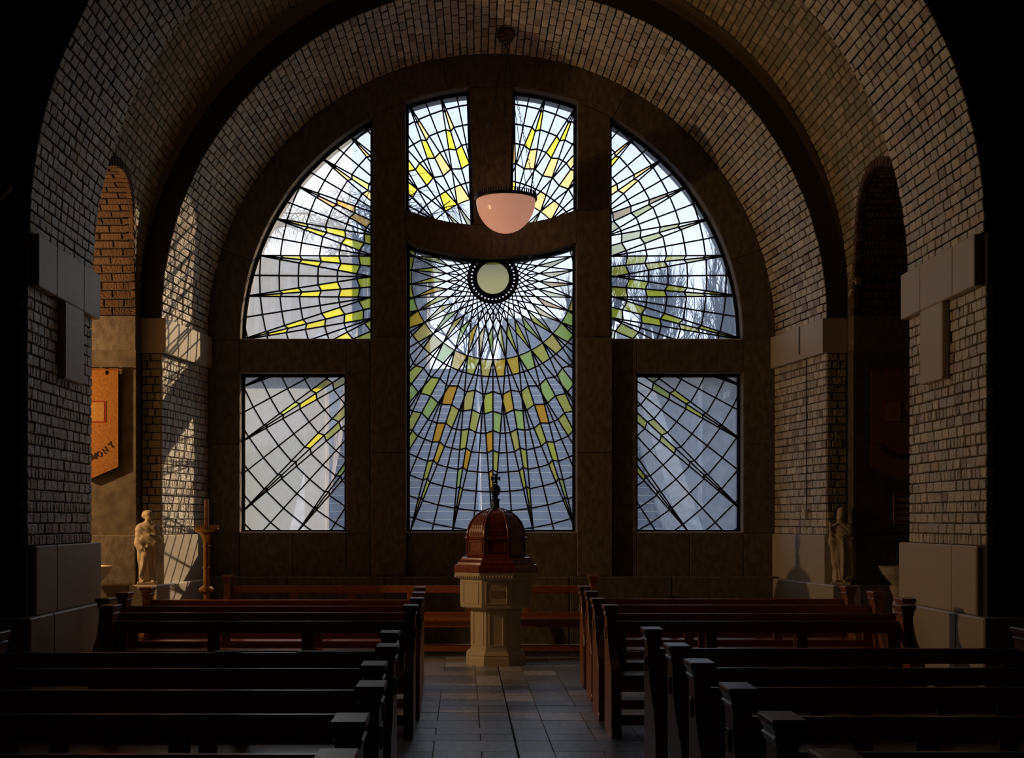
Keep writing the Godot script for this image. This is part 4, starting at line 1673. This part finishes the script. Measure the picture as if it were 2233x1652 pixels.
# ---------------------------------------------------------------- candle stand
func build_candle_stand() -> void:
	var o := base("candle_stand", Vector3(-3.28, 0, 1.25))
	tag(o, "tall polished brass candle stand at the left pier", "candle stand")
	var b := MB.new()
	b.lathe(PackedVector2Array([Vector2(0, 0), Vector2(0.20, 0), Vector2(0.20, 0.03), Vector2(0.15, 0.06), Vector2(0.10, 0.08), Vector2(0.06, 0.14), Vector2(0.04, 0.16), Vector2(0, 0.16)]), Transform3D(), 32)
	put("foot", b, M.brass, o)
	b = MB.new()
	b.lathe(PackedVector2Array([Vector2(0.034, 0.15), Vector2(0.034, 0.74), Vector2(0.042, 0.745), Vector2(0.042, 0.76), Vector2(0.034, 0.765)]), Transform3D(), 24)
	b.lathe(PackedVector2Array([Vector2(0.036, 0.86), Vector2(0.036, 1.05), Vector2(0.046, 1.055), Vector2(0.046, 1.07), Vector2(0.036, 1.075), Vector2(0.036, 1.30), Vector2(0.044, 1.305), Vector2(0.044, 1.315), Vector2(0.037, 1.32), Vector2(0.038, 1.36), Vector2(0.05, 1.40), Vector2(0.07, 1.44)]), Transform3D(), 24)
	put("column", b, M.brass, o)
	b = MB.new()
	b.lathe(PackedVector2Array([Vector2(0.03, 0.755), Vector2(0.06, 0.765), Vector2(0.082, 0.785), Vector2(0.09, 0.795), Vector2(0.09, 0.815), Vector2(0.082, 0.83), Vector2(0.06, 0.85), Vector2(0.045, 0.855), Vector2(0.04, 0.87)]), Transform3D(), 28)
	put("knop", b, M.brass, o)
	b = MB.new()
	b.lathe(PackedVector2Array([Vector2(0.05, 1.43), Vector2(0.09, 1.455), Vector2(0.125, 1.475), Vector2(0.137, 1.50), Vector2(0.137, 1.515), Vector2(0.128, 1.515), Vector2(0.12, 1.49), Vector2(0.05, 1.475), Vector2(0.0, 1.47)]), Transform3D(), 36)
	var d := put("drip_pan", b, M.brass, o)
	b = MB.new()
	for k in 30:
		var a := TAU * k / 30
		b.bar(Vector3(cos(a) * 0.131, 1.51, sin(a) * 0.131), Vector3(cos(a) * 0.134, 1.55, sin(a) * 0.134), 0.012, 0.004, Vector3(cos(a), 0, sin(a)))
	put("gallery", b, M.brass, d)
	var c := base("paschal_candle", Vector3(-3.28, 1.475, 1.25))
	tag(c, "thick cream paschal candle with red print on the brass stand", "candle")
	b = MB.new()
	b.lathe(PackedVector2Array([Vector2(0, 0), Vector2(0.028, 0), Vector2(0.028, 0.36), Vector2(0.024, 0.368), Vector2(0, 0.362)]), Transform3D(), 20)
	put("wax", b, M.wax, c)
	b = MB.new()
	b.box(Vector3(0, 0.22, 0.0278), Vector3(0.006, 0.16, 0.002))
	b.box(Vector3(0, 0.25, 0.0278), Vector3(0.028, 0.006, 0.004))
	b.box(Vector3(0, 0.15, 0.0278), Vector3(0.02, 0.02, 0.003))
	put("print", b, M.wax_print, c)
	b = MB.new()
	b.tube(PackedVector3Array([Vector3(0, 0.36, 0), Vector3(0.002, 0.375, 0.001)]), 0.002, 0.0015, 6)
	put("wick", b, M.banner_ink, c)

# ---------------------------------------------------------------- pendant lamp
func build_pendant() -> void:
	var o := base("pendant_lamp", Vector3(0.16, 5.44, 0.55))
	tag(o, "pink-white glass bowl pendant lamp hanging on chains before the window", "lamp")
	var gm := StandardMaterial3D.new()
	gm.resource_name = "opal_glass"
	gm.albedo_color = Color(0.93, 0.83, 0.77)
	gm.roughness = 0.22
	gm.emission_enabled = true
	gm.emission = Color(1.0, 0.85, 0.76)
	gm.emission_energy_multiplier = 0.09
	gm.backlight_enabled = true
	gm.backlight = Color(0.9, 0.75, 0.68)
	var b := MB.new()
	var pr := PackedVector2Array()
	for i in 15:
		var a := PI / 2 * i / 14
		pr.append(Vector2(0.355 * sin(a), -0.40 * cos(a)))
	for i in 15:
		var a := PI / 2 * (14 - i) / 14
		pr.append(Vector2(0.345 * sin(a), -0.39 * cos(a)))
	b.lathe(pr, Transform3D(), 48)
	put("bowl_shade", b, gm, o)
	b = MB.new()
	b.lathe(PackedVector2Array([Vector2(0.352, -0.012), Vector2(0.372, -0.012), Vector2(0.376, 0.0), Vector2(0.376, 0.022), Vector2(0.352, 0.022), Vector2(0.352, -0.012)]), Transform3D(), 48)
	var rim := put("rim", b, M.dark_bronze, o)
	b = MB.new()
	for k in 72:
		var a := TAU * k / 72
		b.bar(Vector3(cos(a) * 0.366, 0.02, sin(a) * 0.366), Vector3(cos(a) * 0.366, 0.062, sin(a) * 0.366), 0.014, 0.005, Vector3(cos(a), 0, sin(a)))
	b.lathe(PackedVector2Array([Vector2(0.36, 0.06), Vector2(0.37, 0.06), Vector2(0.37, 0.066), Vector2(0.36, 0.066), Vector2(0.36, 0.06)]), Transform3D(), 48)
	put("gallery", b, M.dark_bronze, rim)
	var top := Vector3(0, 1.90, 0)
	var link := MB.new()
	var lp := PackedVector3Array()
	for k in 12:
		var a := TAU * k / 12
		lp.append(Vector3(cos(a) * 0.012, sin(a) * 0.027, 0))
	link.tube(lp, 0.0032, 0.0032, 5, true)
	for k in 3:
		var a: float = [PI * 0.94, PI * 0.52, PI * 0.03][k]
		var foot := Vector3(cos(a) * 0.35, 0.06, sin(a) * 0.35)
		var dir := (top - foot).normalized()
		var L := top.distance_to(foot)
		var ch := MB.new()
		var cnt := int(L / 0.046)
		for i in cnt:
			var p := foot + dir * (i + 0.5) * L / cnt
			var y := dir
			var x := (Vector3(0, 0, 1) if i % 2 else Vector3(1, 0, 0))
			x = (x - y * x.dot(y)).normalized()
			ch.add(link, Transform3D(Basis(x, y, x.cross(y)), p))
		put("chain", ch, M.dark_bronze, o)
	b = MB.new()
	var cp := PackedVector3Array()
	for i in 13:
		var t := i / 12.0
		cp.append(Vector3(0.02 + 0.24 * (1.0 - t) * (1 - t * 0.3), 0.06 + 1.84 * t, 0.02 * sin(t * 5)))
	b.tube(cp, 0.004, 0.004, 6)
	put("flex", b, M.black_cable, o)
	b = MB.new()
	b.lathe(PackedVector2Array([Vector2(0, 1.86), Vector2(0.03, 1.862), Vector2(0.05, 1.875), Vector2(0.05, 1.89), Vector2(0.075, 1.893), Vector2(0.085, 1.905), Vector2(0.085, 1.925), Vector2(0.10, 1.93), Vector2(0.11, 1.945), Vector2(0.11, 1.985), Vector2(0.10, 2.03), Vector2(0, 2.03)]), Transform3D(), 32)
	put("ceiling_rose", b, M.old_brass, o)
	var om := OmniLight3D.new()
	om.name = "pendant_lamp_light"
	om.light_color = Color(1.0, 0.72, 0.5)
	om.light_energy = 0.01
	om.light_size = 0.1
	om.omni_range = 20.0
	om.omni_attenuation = 2.0
	om.shadow_enabled = true
	o.add_child(om)
	om.position = Vector3(0, -0.15, 0)

# ---------------------------------------------------------------- statues
func build_statues() -> void:
	# a draped figure with covered hair, head turned to the window
	var A := [
		[Vector3(0, 0.06, 0), Vector3(0, 0.30, 0), 0.098, 0.088, 0.05, 0.85],
		[Vector3(0, 0.30, 0), Vector3(-0.005, 0.50, 0), 0.088, 0.078, 0.06, 0.8],
		[Vector3(-0.005, 0.50, 0), Vector3(-0.005, 0.60, 0), 0.080, 0.082, 0.06, 0.75],
		[Vector3(-0.065, 0.625, 0), Vector3(0.060, 0.625, 0), 0.040, 0.040, 0.05],
		[Vector3(0.0, 0.62, 0), Vector3(0.008, 0.71, 0.01), 0.036, 0.030, 0.03],
		[Vector3(0.012, 0.765, 0.012), Vector3(0.020, 0.735, 0.022), 0.050, 0.040, 0.02],
		[Vector3(-0.025, 0.775, -0.012), Vector3(-0.035, 0.755, -0.018), 0.034, 0.030, 0.03],
		[Vector3(0.058, 0.752, 0.045), Vector3(0.055, 0.742, 0.040), 0.010, 0.012, 0.02],
		[Vector3(-0.085, 0.60, 0.01), Vector3(-0.100, 0.46, 0.03), 0.042, 0.036, 0.04],
		[Vector3(-0.100, 0.46, 0.03), Vector3(-0.055, 0.40, 0.085), 0.036, 0.024, 0.03],
		[Vector3(-0.085, 0.44, 0.03), Vector3(-0.075, 0.30, 0.05), 0.040, 0.018, 0.04],
		[Vector3(0.080, 0.60, 0.01), Vector3(0.102, 0.49, 0.04), 0.040, 0.036, 0.04],
		[Vector3(0.102, 0.49, 0.04), Vector3(0.020, 0.54, 0.100), 0.034, 0.020, 0.03],
		[Vector3(0.095, 0.47, 0.03), Vector3(0.08, 0.22, 0.045), 0.030, 0.016, 0.05],
		[Vector3(-0.05, 0.50, 0.06), Vector3(0.07, 0.44, 0.07), 0.022, 0.018, 0.03],
		[Vector3(0.0, 0.40, 0.07), Vector3(-0.07, 0.10, 0.085), 0.018, 0.014, 0.04],
		[Vector3(-0.04, 0.032, 0.07), Vector3(-0.05, 0.030, 0.105), 0.020, 0.014, 0.01],
		[Vector3(0.045, 0.032, 0.07), Vector3(0.065, 0.030, 0.105), 0.020, 0.014, 0.01],
	]
	# small fingers on the hands
	for k in 4:
		A.append([Vector3(-0.055 + 0.006 * k, 0.402 - 0.008 * k, 0.088), Vector3(-0.030 + 0.004 * k, 0.396 - 0.010 * k, 0.112), 0.0075, 0.006, 0.006])
		A.append([Vector3(0.022, 0.548 - 0.010 * k, 0.100), Vector3(-0.012, 0.556 - 0.011 * k, 0.104), 0.0075, 0.006, 0.006])
	statue("statue", Vector3(-3.845, 0.896, 1.70), A, 0.0055, "carved stone statue of a veiled figure, head turned, on the left ledge", 0.25, Vector3(0.19, 0.03, 0.17))
	# a bearded figure in a flat cap, right hand raised
	var B := [
		[Vector3(0, 0.06, 0), Vector3(0, 0.30, 0), 0.088, 0.080, 0.05, 0.85],
		[Vector3(0.02, 0.06, -0.02), Vector3(0.04, 0.45, -0.03), 0.095, 0.080, 0.05, 0.7],
		[Vector3(0, 0.30, 0), Vector3(0, 0.50, 0), 0.080, 0.082, 0.06, 0.85],
		[Vector3(0, 0.50, 0), Vector3(0, 0.60, 0), 0.084, 0.080, 0.06, 0.8],
		[Vector3(-0.060, 0.620, 0), Vector3(0.070, 0.620, 0), 0.042, 0.042, 0.05],
		[Vector3(0.0, 0.62, 0), Vector3(0.0, 0.70, 0.0), 0.036, 0.030, 0.03],
		[Vector3(0.0, 0.755, 0.0), Vector3(-0.012, 0.725, 0.006), 0.045, 0.036, 0.02],
		[Vector3(-0.020, 0.705, 0.012), Vector3(-0.022, 0.650, 0.022), 0.028, 0.012, 0.025],
		[Vector3(-0.050, 0.740, 0.012), Vector3(-0.046, 0.732, 0.010), 0.008, 0.010, 0.015],
		[Vector3(0.0, 0.785, 0), Vector3(0.002, 0.805, 0), 0.052, 0.048, 0.012],
		[Vector3(-0.085, 0.60, 0.01), Vector3(-0.098, 0.47, 0.04), 0.036, 0.032, 0.04],
		[Vector3(-0.098, 0.47, 0.04), Vector3(-0.115, 0.62, 0.07), 0.028, 0.018, 0.03],
		[Vector3(-0.115, 0.63, 0.07), Vector3(-0.118, 0.655, 0.074), 0.018, 0.016, 0.015],
		[Vector3(-0.095, 0.46, 0.03), Vector3(-0.075, 0.20, 0.04), 0.034, 0.014, 0.05],
		[Vector3(0.090, 0.60, 0.01), Vector3(0.105, 0.49, 0.03), 0.040, 0.036, 0.04],
		[Vector3(0.105, 0.49, 0.03), Vector3(0.02, 0.50, 0.100), 0.032, 0.020, 0.03],
		[Vector3(0.10, 0.47, 0.02), Vector3(0.11, 0.10, 0.0), 0.040, 0.045, 0.06],
		[Vector3(0.02, 0.47, 0.085), Vector3(0.03, 0.12, 0.085), 0.014, 0.012, 0.03],
		[Vector3(-0.04, 0.032, 0.07), Vector3(-0.055, 0.030, 0.105), 0.020, 0.014, 0.01],
		[Vector3(0.04, 0.032, 0.07), Vector3(0.045, 0.030, 0.105), 0.020, 0.014, 0.01],
		[Vector3(-0.01, 0.52, 0.105), Vector3(0.06, 0.56, 0.095), 0.012, 0.012, 0.01],
	]
	for k in 4:
		B.append([Vector3(-0.128 + 0.008 * k, 0.660, 0.075), Vector3(-0.134 + 0.010 * k, 0.692 - (0.014 if k > 1 else 0.0), 0.080 + (0.012 if k > 1 else 0.0)), 0.007, 0.0055, 0.006])
		B.append([Vector3(0.020, 0.506 - 0.008 * k, 0.100), Vector3(-0.006, 0.512 - 0.009 * k, 0.108), 0.007, 0.006, 0.006])
	B.append([Vector3(-0.105, 0.648, 0.078), Vector3(-0.095, 0.672, 0.086), 0.007, 0.0055, 0.006])
	statue("statue", Vector3(3.845, 0.896, 1.70), B, 0.0045, "carved stone statue of a bearded man in a round cap, hand raised, right ledge", -0.35, Vector3(0.18, 0.03, 0.17))

func statue(called: String, at: Vector3, bones: Array, folds: float, label: String, turn: float, plinth: Vector3) -> void:
	var o := base(called, at, turn)
	tag(o, label, "statue", "stone statues on the ledges")
	var field := func(p: Vector3) -> float: return body_field(p, bones, folds, 0.05, 0.46)
	var cell_ := 0.0085
	var b := surface_net(Vector3(-0.17, 0.0, -0.12), cell_, Vector3i(38, 102, 30), field)
	put("figure", b, M.statue, o, Transform3D(Basis(), Vector3(0, 0.005, 0)))
	put("pedestal", bx(Vector3(0, 0.016, 0.01), plinth + Vector3(0.03, 0.002, 0.03), 0.006), M.statue, o)

# ---------------------------------------------------------------- small things
func build_small_things() -> void:
	# box and cable on the right embrasure
	var n := Vector3(-1, 0, 0.1467).normalized()
	var al := Vector3(0.1467, 0, 1).normalized()
	var p := Vector3(3.51 + 0.1467 * 0.98, 1.68, 0.98)
	var o := base("switch_box", p)
	tag(o, "small white switch box on the right brick pier", "switch box")
	var b := MB.new()
	b.obox(Transform3D(Basis(al, Vector3.UP, al.cross(Vector3.UP)), n * 0.026), Vector3(0.085, 0.11, 0.048), 0.006)
	put("case", b, M.white_plastic, o)
	b = MB.new()
	b.obox(Transform3D(Basis(al, Vector3.UP, al.cross(Vector3.UP)), n * 0.052 + Vector3(0, 0.01, 0)), Vector3(0.03, 0.05, 0.006), 0.002)
	put("rocker", b, M.white_plastic, o)
	b = MB.new()
	b.tube(PackedVector3Array([n * 0.012 + Vector3(0, 0.05, 0), n * 0.012 + Vector3(0, 1.78, 0), n * 0.014 + al * -0.05 + Vector3(0, 1.83, 0), n * 0.062 + al * -0.09 + Vector3(0, 1.87, 0), n * 0.062 + al * -0.09 + Vector3(0, 2.19, 0)]), 0.006, 0.006, 6)
	put("cable", b, M.black_cable, o)
	# spotlight on the nave wall
	var s := base("spotlight", Vector3(-3.92, 4.16, 5.852))
	tag(s, "small pale tubular spotlight on the dark wall left of the front arch", "spotlight")
	put("bracket", bx(Vector3(0, 0.03, 0.03), Vector3(0.05, 0.08, 0.06), 0.005), M.dark_bronze, s)
	b = MB.new()
	b.lathe(PackedVector2Array([Vector2(0, -0.075), Vector2(0.03, -0.075), Vector2(0.034, -0.07), Vector2(0.034, 0.06), Vector2(0.022, 0.08), Vector2(0, 0.082)]), Transform3D(Basis(Vector3.BACK, -0.8), Vector3(0.0, 0.0, 0.09)), 20)
	put("barrel", b, M.white_plastic, s)
	# service sheets left on a ledge of the fifth pew on the left
	for k in 2:
		var sh := base("service_sheet", Vector3(-1.72 + k * 0.66, 0.833, 8.46))
		tag(sh, "white service sheet on the fifth left pew, %s" % ["nearer the wall", "nearer the aisle"][k], "paper", "service sheets on the fifth left pew")
		put("leaf", bx(Vector3(0, 0.0, 0), Vector3(0.15 if k == 0 else 0.5, 0.005, 0.10), 0.001), M.paper, sh)
		put("leaf", bx(Vector3(0.01, 0.005, 0.004), Vector3(0.14 if k == 0 else 0.47, 0.004, 0.095), 0.001), M.paper, sh)

# ---------------------------------------------------------------- outdoors
func branch(b: MB, a: Vector3, dir: Vector3, len_: float, r: float, lev: int, g: RandomNumberGenerator, droop: float, spread := 1.0) -> void:
	var pts := PackedVector3Array([a])
	var d := dir
	var p := a
	for i in 4:
		d = (d + Vector3(g.randf_range(-0.16, 0.16), g.randf_range(-0.10, 0.12) - droop * (0.10 if lev < 2 else 0.0), g.randf_range(-0.16, 0.16))).normalized()
		p += d * len_ / 4
		pts.append(p)
	b.tube(pts, r, r * 0.55, 5 if lev > 2 else 3)
	if lev == 0:
		return
	var cnt := 4 if lev > 1 else 5
	for i in cnt:
		var t := g.randf_range(0.35, 1.0)
		var at := pts[int(t * 4)]
		var out := (Vector3(g.randf_range(-1, 1), g.randf_range(-0.2, 0.9) - (droop if lev == 1 else 0.0), g.randf_range(-1, 1)).normalized() * Vector3(spread, 1.0, spread)) + Vector3(0, (1.0 - spread) * 0.5, 0)
		branch(b, at, (d * 0.75 + out * 0.85).normalized(), len_ * g.randf_range(0.55, 0.8), r * 0.56, lev - 1, g, droop, spread)

func tree(at: Vector3, h: float, r: float, seed_: int, droop: float, label: String, lev := 4, spread := 1.0) -> void:
	var o := base("bare_tree", at)
	tag(o, label, "tree", "bare trees outside the window")
	var g := RandomNumberGenerator.new()
	g.seed = seed_
	var b := MB.new()
	branch(b, Vector3(0, -0.2, 0), Vector3(0, 1, 0), h * 0.42, r, lev, g, droop, spread)
	put("branches", b, M.bark, o)

func build_outdoors() -> void:
	var o := room("ground_outside", "pale paved ground outside the window", "ground")
	put("paving", bx(Vector3(0, -0.2, -4.2), Vector3(80, 0.2, 7.6)), M.path, o)
	put("upper_ground", bx(Vector3(0, 2.6, -60.2), Vector3(140, 5.5, 88)), M.path, o)
	put("lower_ground", bx(Vector3(0, -0.25, -12), Vector3(80, 0.2, 9)), M.path, o)
	# the stair
	var st := base("staircase", Vector3(0, 0, -6))
	tag(st, "long outdoor stone staircase rising beyond the centre window", "stairs")
	for k in 33:
		var y := 0.1615 * (k + 1)
		put("step", bx(Vector3(0.2, y / 2 - 0.05, -0.305 * k - 0.1525), Vector3(6.36, y + 0.1, 0.305)), M.step, st)
		put("nosing", bx(Vector3(0.2, y + 0.001, -0.305 * k - 0.03), Vector3(6.4, 0.022, 0.06), 0.004), M.nosing, st)
	# handrail up the middle
	var hr := base("stair_handrail", Vector3(-0.05, 0, -6))
	tag(hr, "pale metal handrail up the middle of the outdoor staircase", "handrail")
	var b := MB.new()
	b.tube(PackedVector3Array([Vector3(0, 0.95, 0.2), Vector3(0, 1.0, -0.1), Vector3(0, 6.3, -10.1), Vector3(0, 6.3, -10.6)]), 0.035, 0.035, 8)
	put("rail", b, M.galvanised, hr)
	for k in 7:
		b = MB.new()
		var z := -0.1 - k * 1.65
		b.tube(PackedVector3Array([Vector3(0, 0.53 * -z - 0.02, z), Vector3(0, 1.0 + 0.53 * (-z - 0.1), z)]), 0.025, 0.025, 8)
		put("post", b, M.galvanised, hr)
	# flank walls and piers of the stair
	for s in [-1.0, 1.0]:
		var side := "left" if s < 0 else "right"
		var x := -3.2 if s < 0 else 3.65
		var w := base("stair_flank_wall", Vector3(x, 0, 0))
		tag(w, "grey concrete wall flanking the outdoor stair on the " + side, "wall", "walls of the outdoor stair")
		b = MB.new()
		b.prism(PackedVector2Array([Vector2(-4.6, -0.1), Vector2(-4.6, 1.0), Vector2(-6.0, 1.1), Vector2(-16.2, 6.5), Vector2(-16.2, -0.1)]), Transform3D(Basis(Vector3(0, 0, 1), Vector3(0, 1, 0), Vector3(-1, 0, 0)), Vector3.ZERO), -0.2, 0.2)
		put("wall_slab", b, M.concrete, w)
		var pr := base("stair_pier", Vector3(-2.62 if s < 0 else 4.62, 0, -4.0))
		tag(pr, "tall square concrete pier outside the lower %s window" % side, "pier", "piers outside the lower windows")
		put("shaft", bx(Vector3(0, 1.75, 0), Vector3(0.32, 3.7, 0.5), 0.01), M.concrete, pr)
		if s > 0:
			b = MB.new()
			var q := PackedVector2Array([Vector2(0.0, 3.6), Vector2(-0.9, 3.6)])
			for k in 9:
				var a := PI / 2 * k / 8
				q.append(Vector2(-0.9 + 0.74 * sin(a), 2.85 + 0.65 * cos(a)))
			q.append(Vector2(0, 2.85))
			b.prism(q, Transform3D(), -0.25, 0.25)
			put("arch_bracket", b, M.concrete, pr)
	var lw := base("terrace_wall", Vector3(7.6, 0, -7.2))
	tag(lw, "pale concrete terrace wall outside the lower right window", "wall")
	put("wall_slab", bx(Vector3(0, 2.2, 0), Vector3(7.4, 4.6, 0.4)), M.concrete, lw)
	put("coping", bx(Vector3(0, 4.55, 0), Vector3(7.5, 0.14, 0.6), 0.02), M.concrete, lw)
	# grass bank on the left
	var gb := base("grass_bank", Vector3(-7.8, 0, -7.0))
	tag(gb, "green grassy bank outside the lower left window", "bank")
	b = MB.new()
	var nn := FastNoiseLite.new()
	nn.seed = 5
	nn.frequency = 0.5
	var hgt := func(x: float, z: float) -> float: return clampf((-z + 1.6) * 0.42, 0.0, 3.2) + nn.get_noise_2d(x, z) * 0.35
	for i in 34:
		for k in 34:
			var x0 := -4.2 + i * 0.25
			var z0 := 2.0 - k * 0.3
			var f := [Vector2(x0, z0), Vector2(x0 + 0.25, z0), Vector2(x0 + 0.25, z0 - 0.3), Vector2(x0, z0 - 0.3)]
			var q := []
			for v: Vector2 in f:
				q.append(Vector3(v.x, hgt.call(v.x, v.y), v.y))
			b.quad(q[0], q[1], q[2], q[3])
	put("turf", b, M.grass, gb)
	b = MB.new()
	for i in 2600:
		var x := rng.randf_range(-4.0, 4.2)
		var z := rng.randf_range(-7.5, 1.8)
		var y: float = hgt.call(x, z)
		var a := rng.randf_range(0, TAU)
		var l := rng.randf_range(0.12, 0.4)
		var u := Vector3(cos(a), 0, sin(a))
		var tip := Vector3(x, y, z) + u * rng.randf_range(0.0, 0.15) + Vector3(0, l, 0)
		b.tri(Vector3(x, y - 0.02, z) - u * 0.05, Vector3(x, y - 0.02, z) + u * 0.05, tip)
	var tuft := put("tufts", b, M.leaf, gb)
	tuft.set_meta("kind", "stuff")
	# ribbed building on the left, further ones behind
	var bl := base("concrete_building", Vector3(-6.5, 5.3, -26))
	tag(bl, "low grey building with ribbed concrete front beyond the left window", "building")
	put("wall_slab", bx(Vector3(0, 2.0, 0), Vector3(10, 4.0, 4)), M.facade, bl)
	put("roof_band", bx(Vector3(0, 4.15, 0.1), Vector3(10.3, 0.5, 4.4), 0.03), M.concrete, bl)
	for k in 20:
		put("rib", bx(Vector3(-4.75 + k * 0.5, 2.0, 2.06), Vector3(0.16, 3.9, 0.16), 0.02), M.facade, bl)
	var bb := base("office_building", Vector3(2.6, 5.3, -34))
	tag(bb, "blue-grey block with tall windows seen past the sun disc", "building")
	put("wall_slab", bx(Vector3(0.3, 1.9, 0), Vector3(3.6, 4.0, 3)), M.concrete, bb)
	for k in 5:
		put("window", bx(Vector3(-1.1 + k * 0.65, 2.1, 1.52), Vector3(0.3, 2.6, 0.06)), M.galvanised, bb)
	var rw := base("ramp_wall", Vector3(9.0, 5.3, -20))
	tag(rw, "sloping concrete ramp wall beyond the right window", "wall")
	b = MB.new()
	b.prism(PackedVector2Array([Vector2(-4.4, -0.5), Vector2(3, -0.5), Vector2(3, 2.5), Vector2(-4.4, 0.6)]), Transform3D(), -0.2, 0.2)
	put("wall_slab", b, M.concrete, rw)
	# out of view, placed to keep sun off the centre and right lights
	var tb := base("unseen_tower_block", Vector3(29.6, 0, -19.5), atan2(-1.0, 1.1))
	tag(tb, "unseen tall pale building outside to the right, shading the centre and right windows", "building")
	put("wall_slab", bx(Vector3(0, 12.5, 0), Vector3(20, 25, 16)), M.facade, tb)
	for r in 6:
		for k in 5:
			put("window", bx(Vector3(-8 + k * 4, 3 + r * 3.6, 8.02), Vector3(1.8, 1.8, 0.08)), M.galvanised, tb)
	# lamp posts
	for e in [[-2.29, -9.5, 8.5, "tall"], [-2.85, -12.5, 6.5, "shorter"]]:
		var lp := base("street_lamp", Vector3(e[0], 0 if e[1] > -6 else 0.53 * (-e[1] - 6), e[1]))
		tag(lp, "%s street lamp with bowed twin arms beyond the left window" % e[3], "street lamp", "street lamps outside")
		var H: float = e[2] - lp.position.y
		b = MB.new()
		b.tube(PackedVector3Array([Vector3(0, -0.3, 0), Vector3(0, H * 0.7, 0)]), 0.07, 0.05, 8)
		put("post", b, M.galvanised, lp)
		for s in [-1.0, 1.0]:
			b = MB.new()
			var pts := PackedVector3Array()
			for k in 13:
				var a := PI * k / 12
				pts.append(Vector3(s * 0.33 * (1 - cos(a)), H * 0.7 + 0.1 + 0.55 * sin(a), 0))
			b.tube(pts, 0.035, 0.03, 6)
			var am := put("arm", b, M.galvanised, lp)
			b = MB.new()
			b.lathe(PackedVector2Array([Vector2(0, 0.16), Vector2(0.06, 0.14), Vector2(0.22, 0.0), Vector2(0.20, -0.02), Vector2(0, -0.04)]), Transform3D(Basis(), Vector3(s * 0.66, H * 0.7, 0)), 14)
			put("lamp_head", b, M.galvanised, am)
	# trees
	tree(Vector3(-7.0, 5.3, -19.5), 10.5, 0.20, 3, 1.1, "large weeping bare tree beyond the left window", 5)
	tree(Vector3(-3.4, 5.3, -22.3), 9.0, 0.19, 8, 0.9, "weeping bare tree behind the ribbed building", 5)
	for k in 9:
		tree(Vector3(2.9 + k * 0.85, 5.3, -26.5 - (k % 3) * 3.4), 6.6 + (k % 2) * 0.8 + (k % 3) * 0.5, 0.10, 20 + k, 0.0, "slender upright bare tree beyond the right window, %s from the left" % ORD[k], 4, 0.42)
	tree(Vector3(9.6, 5.3, -21.5), 11.0, 0.22, 41, 0.2, "broad bare tree at the far right beyond the window", 5)
	tree(Vector3(0.1, 5.3, -27), 5.5, 0.09, 52, 0.0, "small bare tree at the head of the stairs", 4)
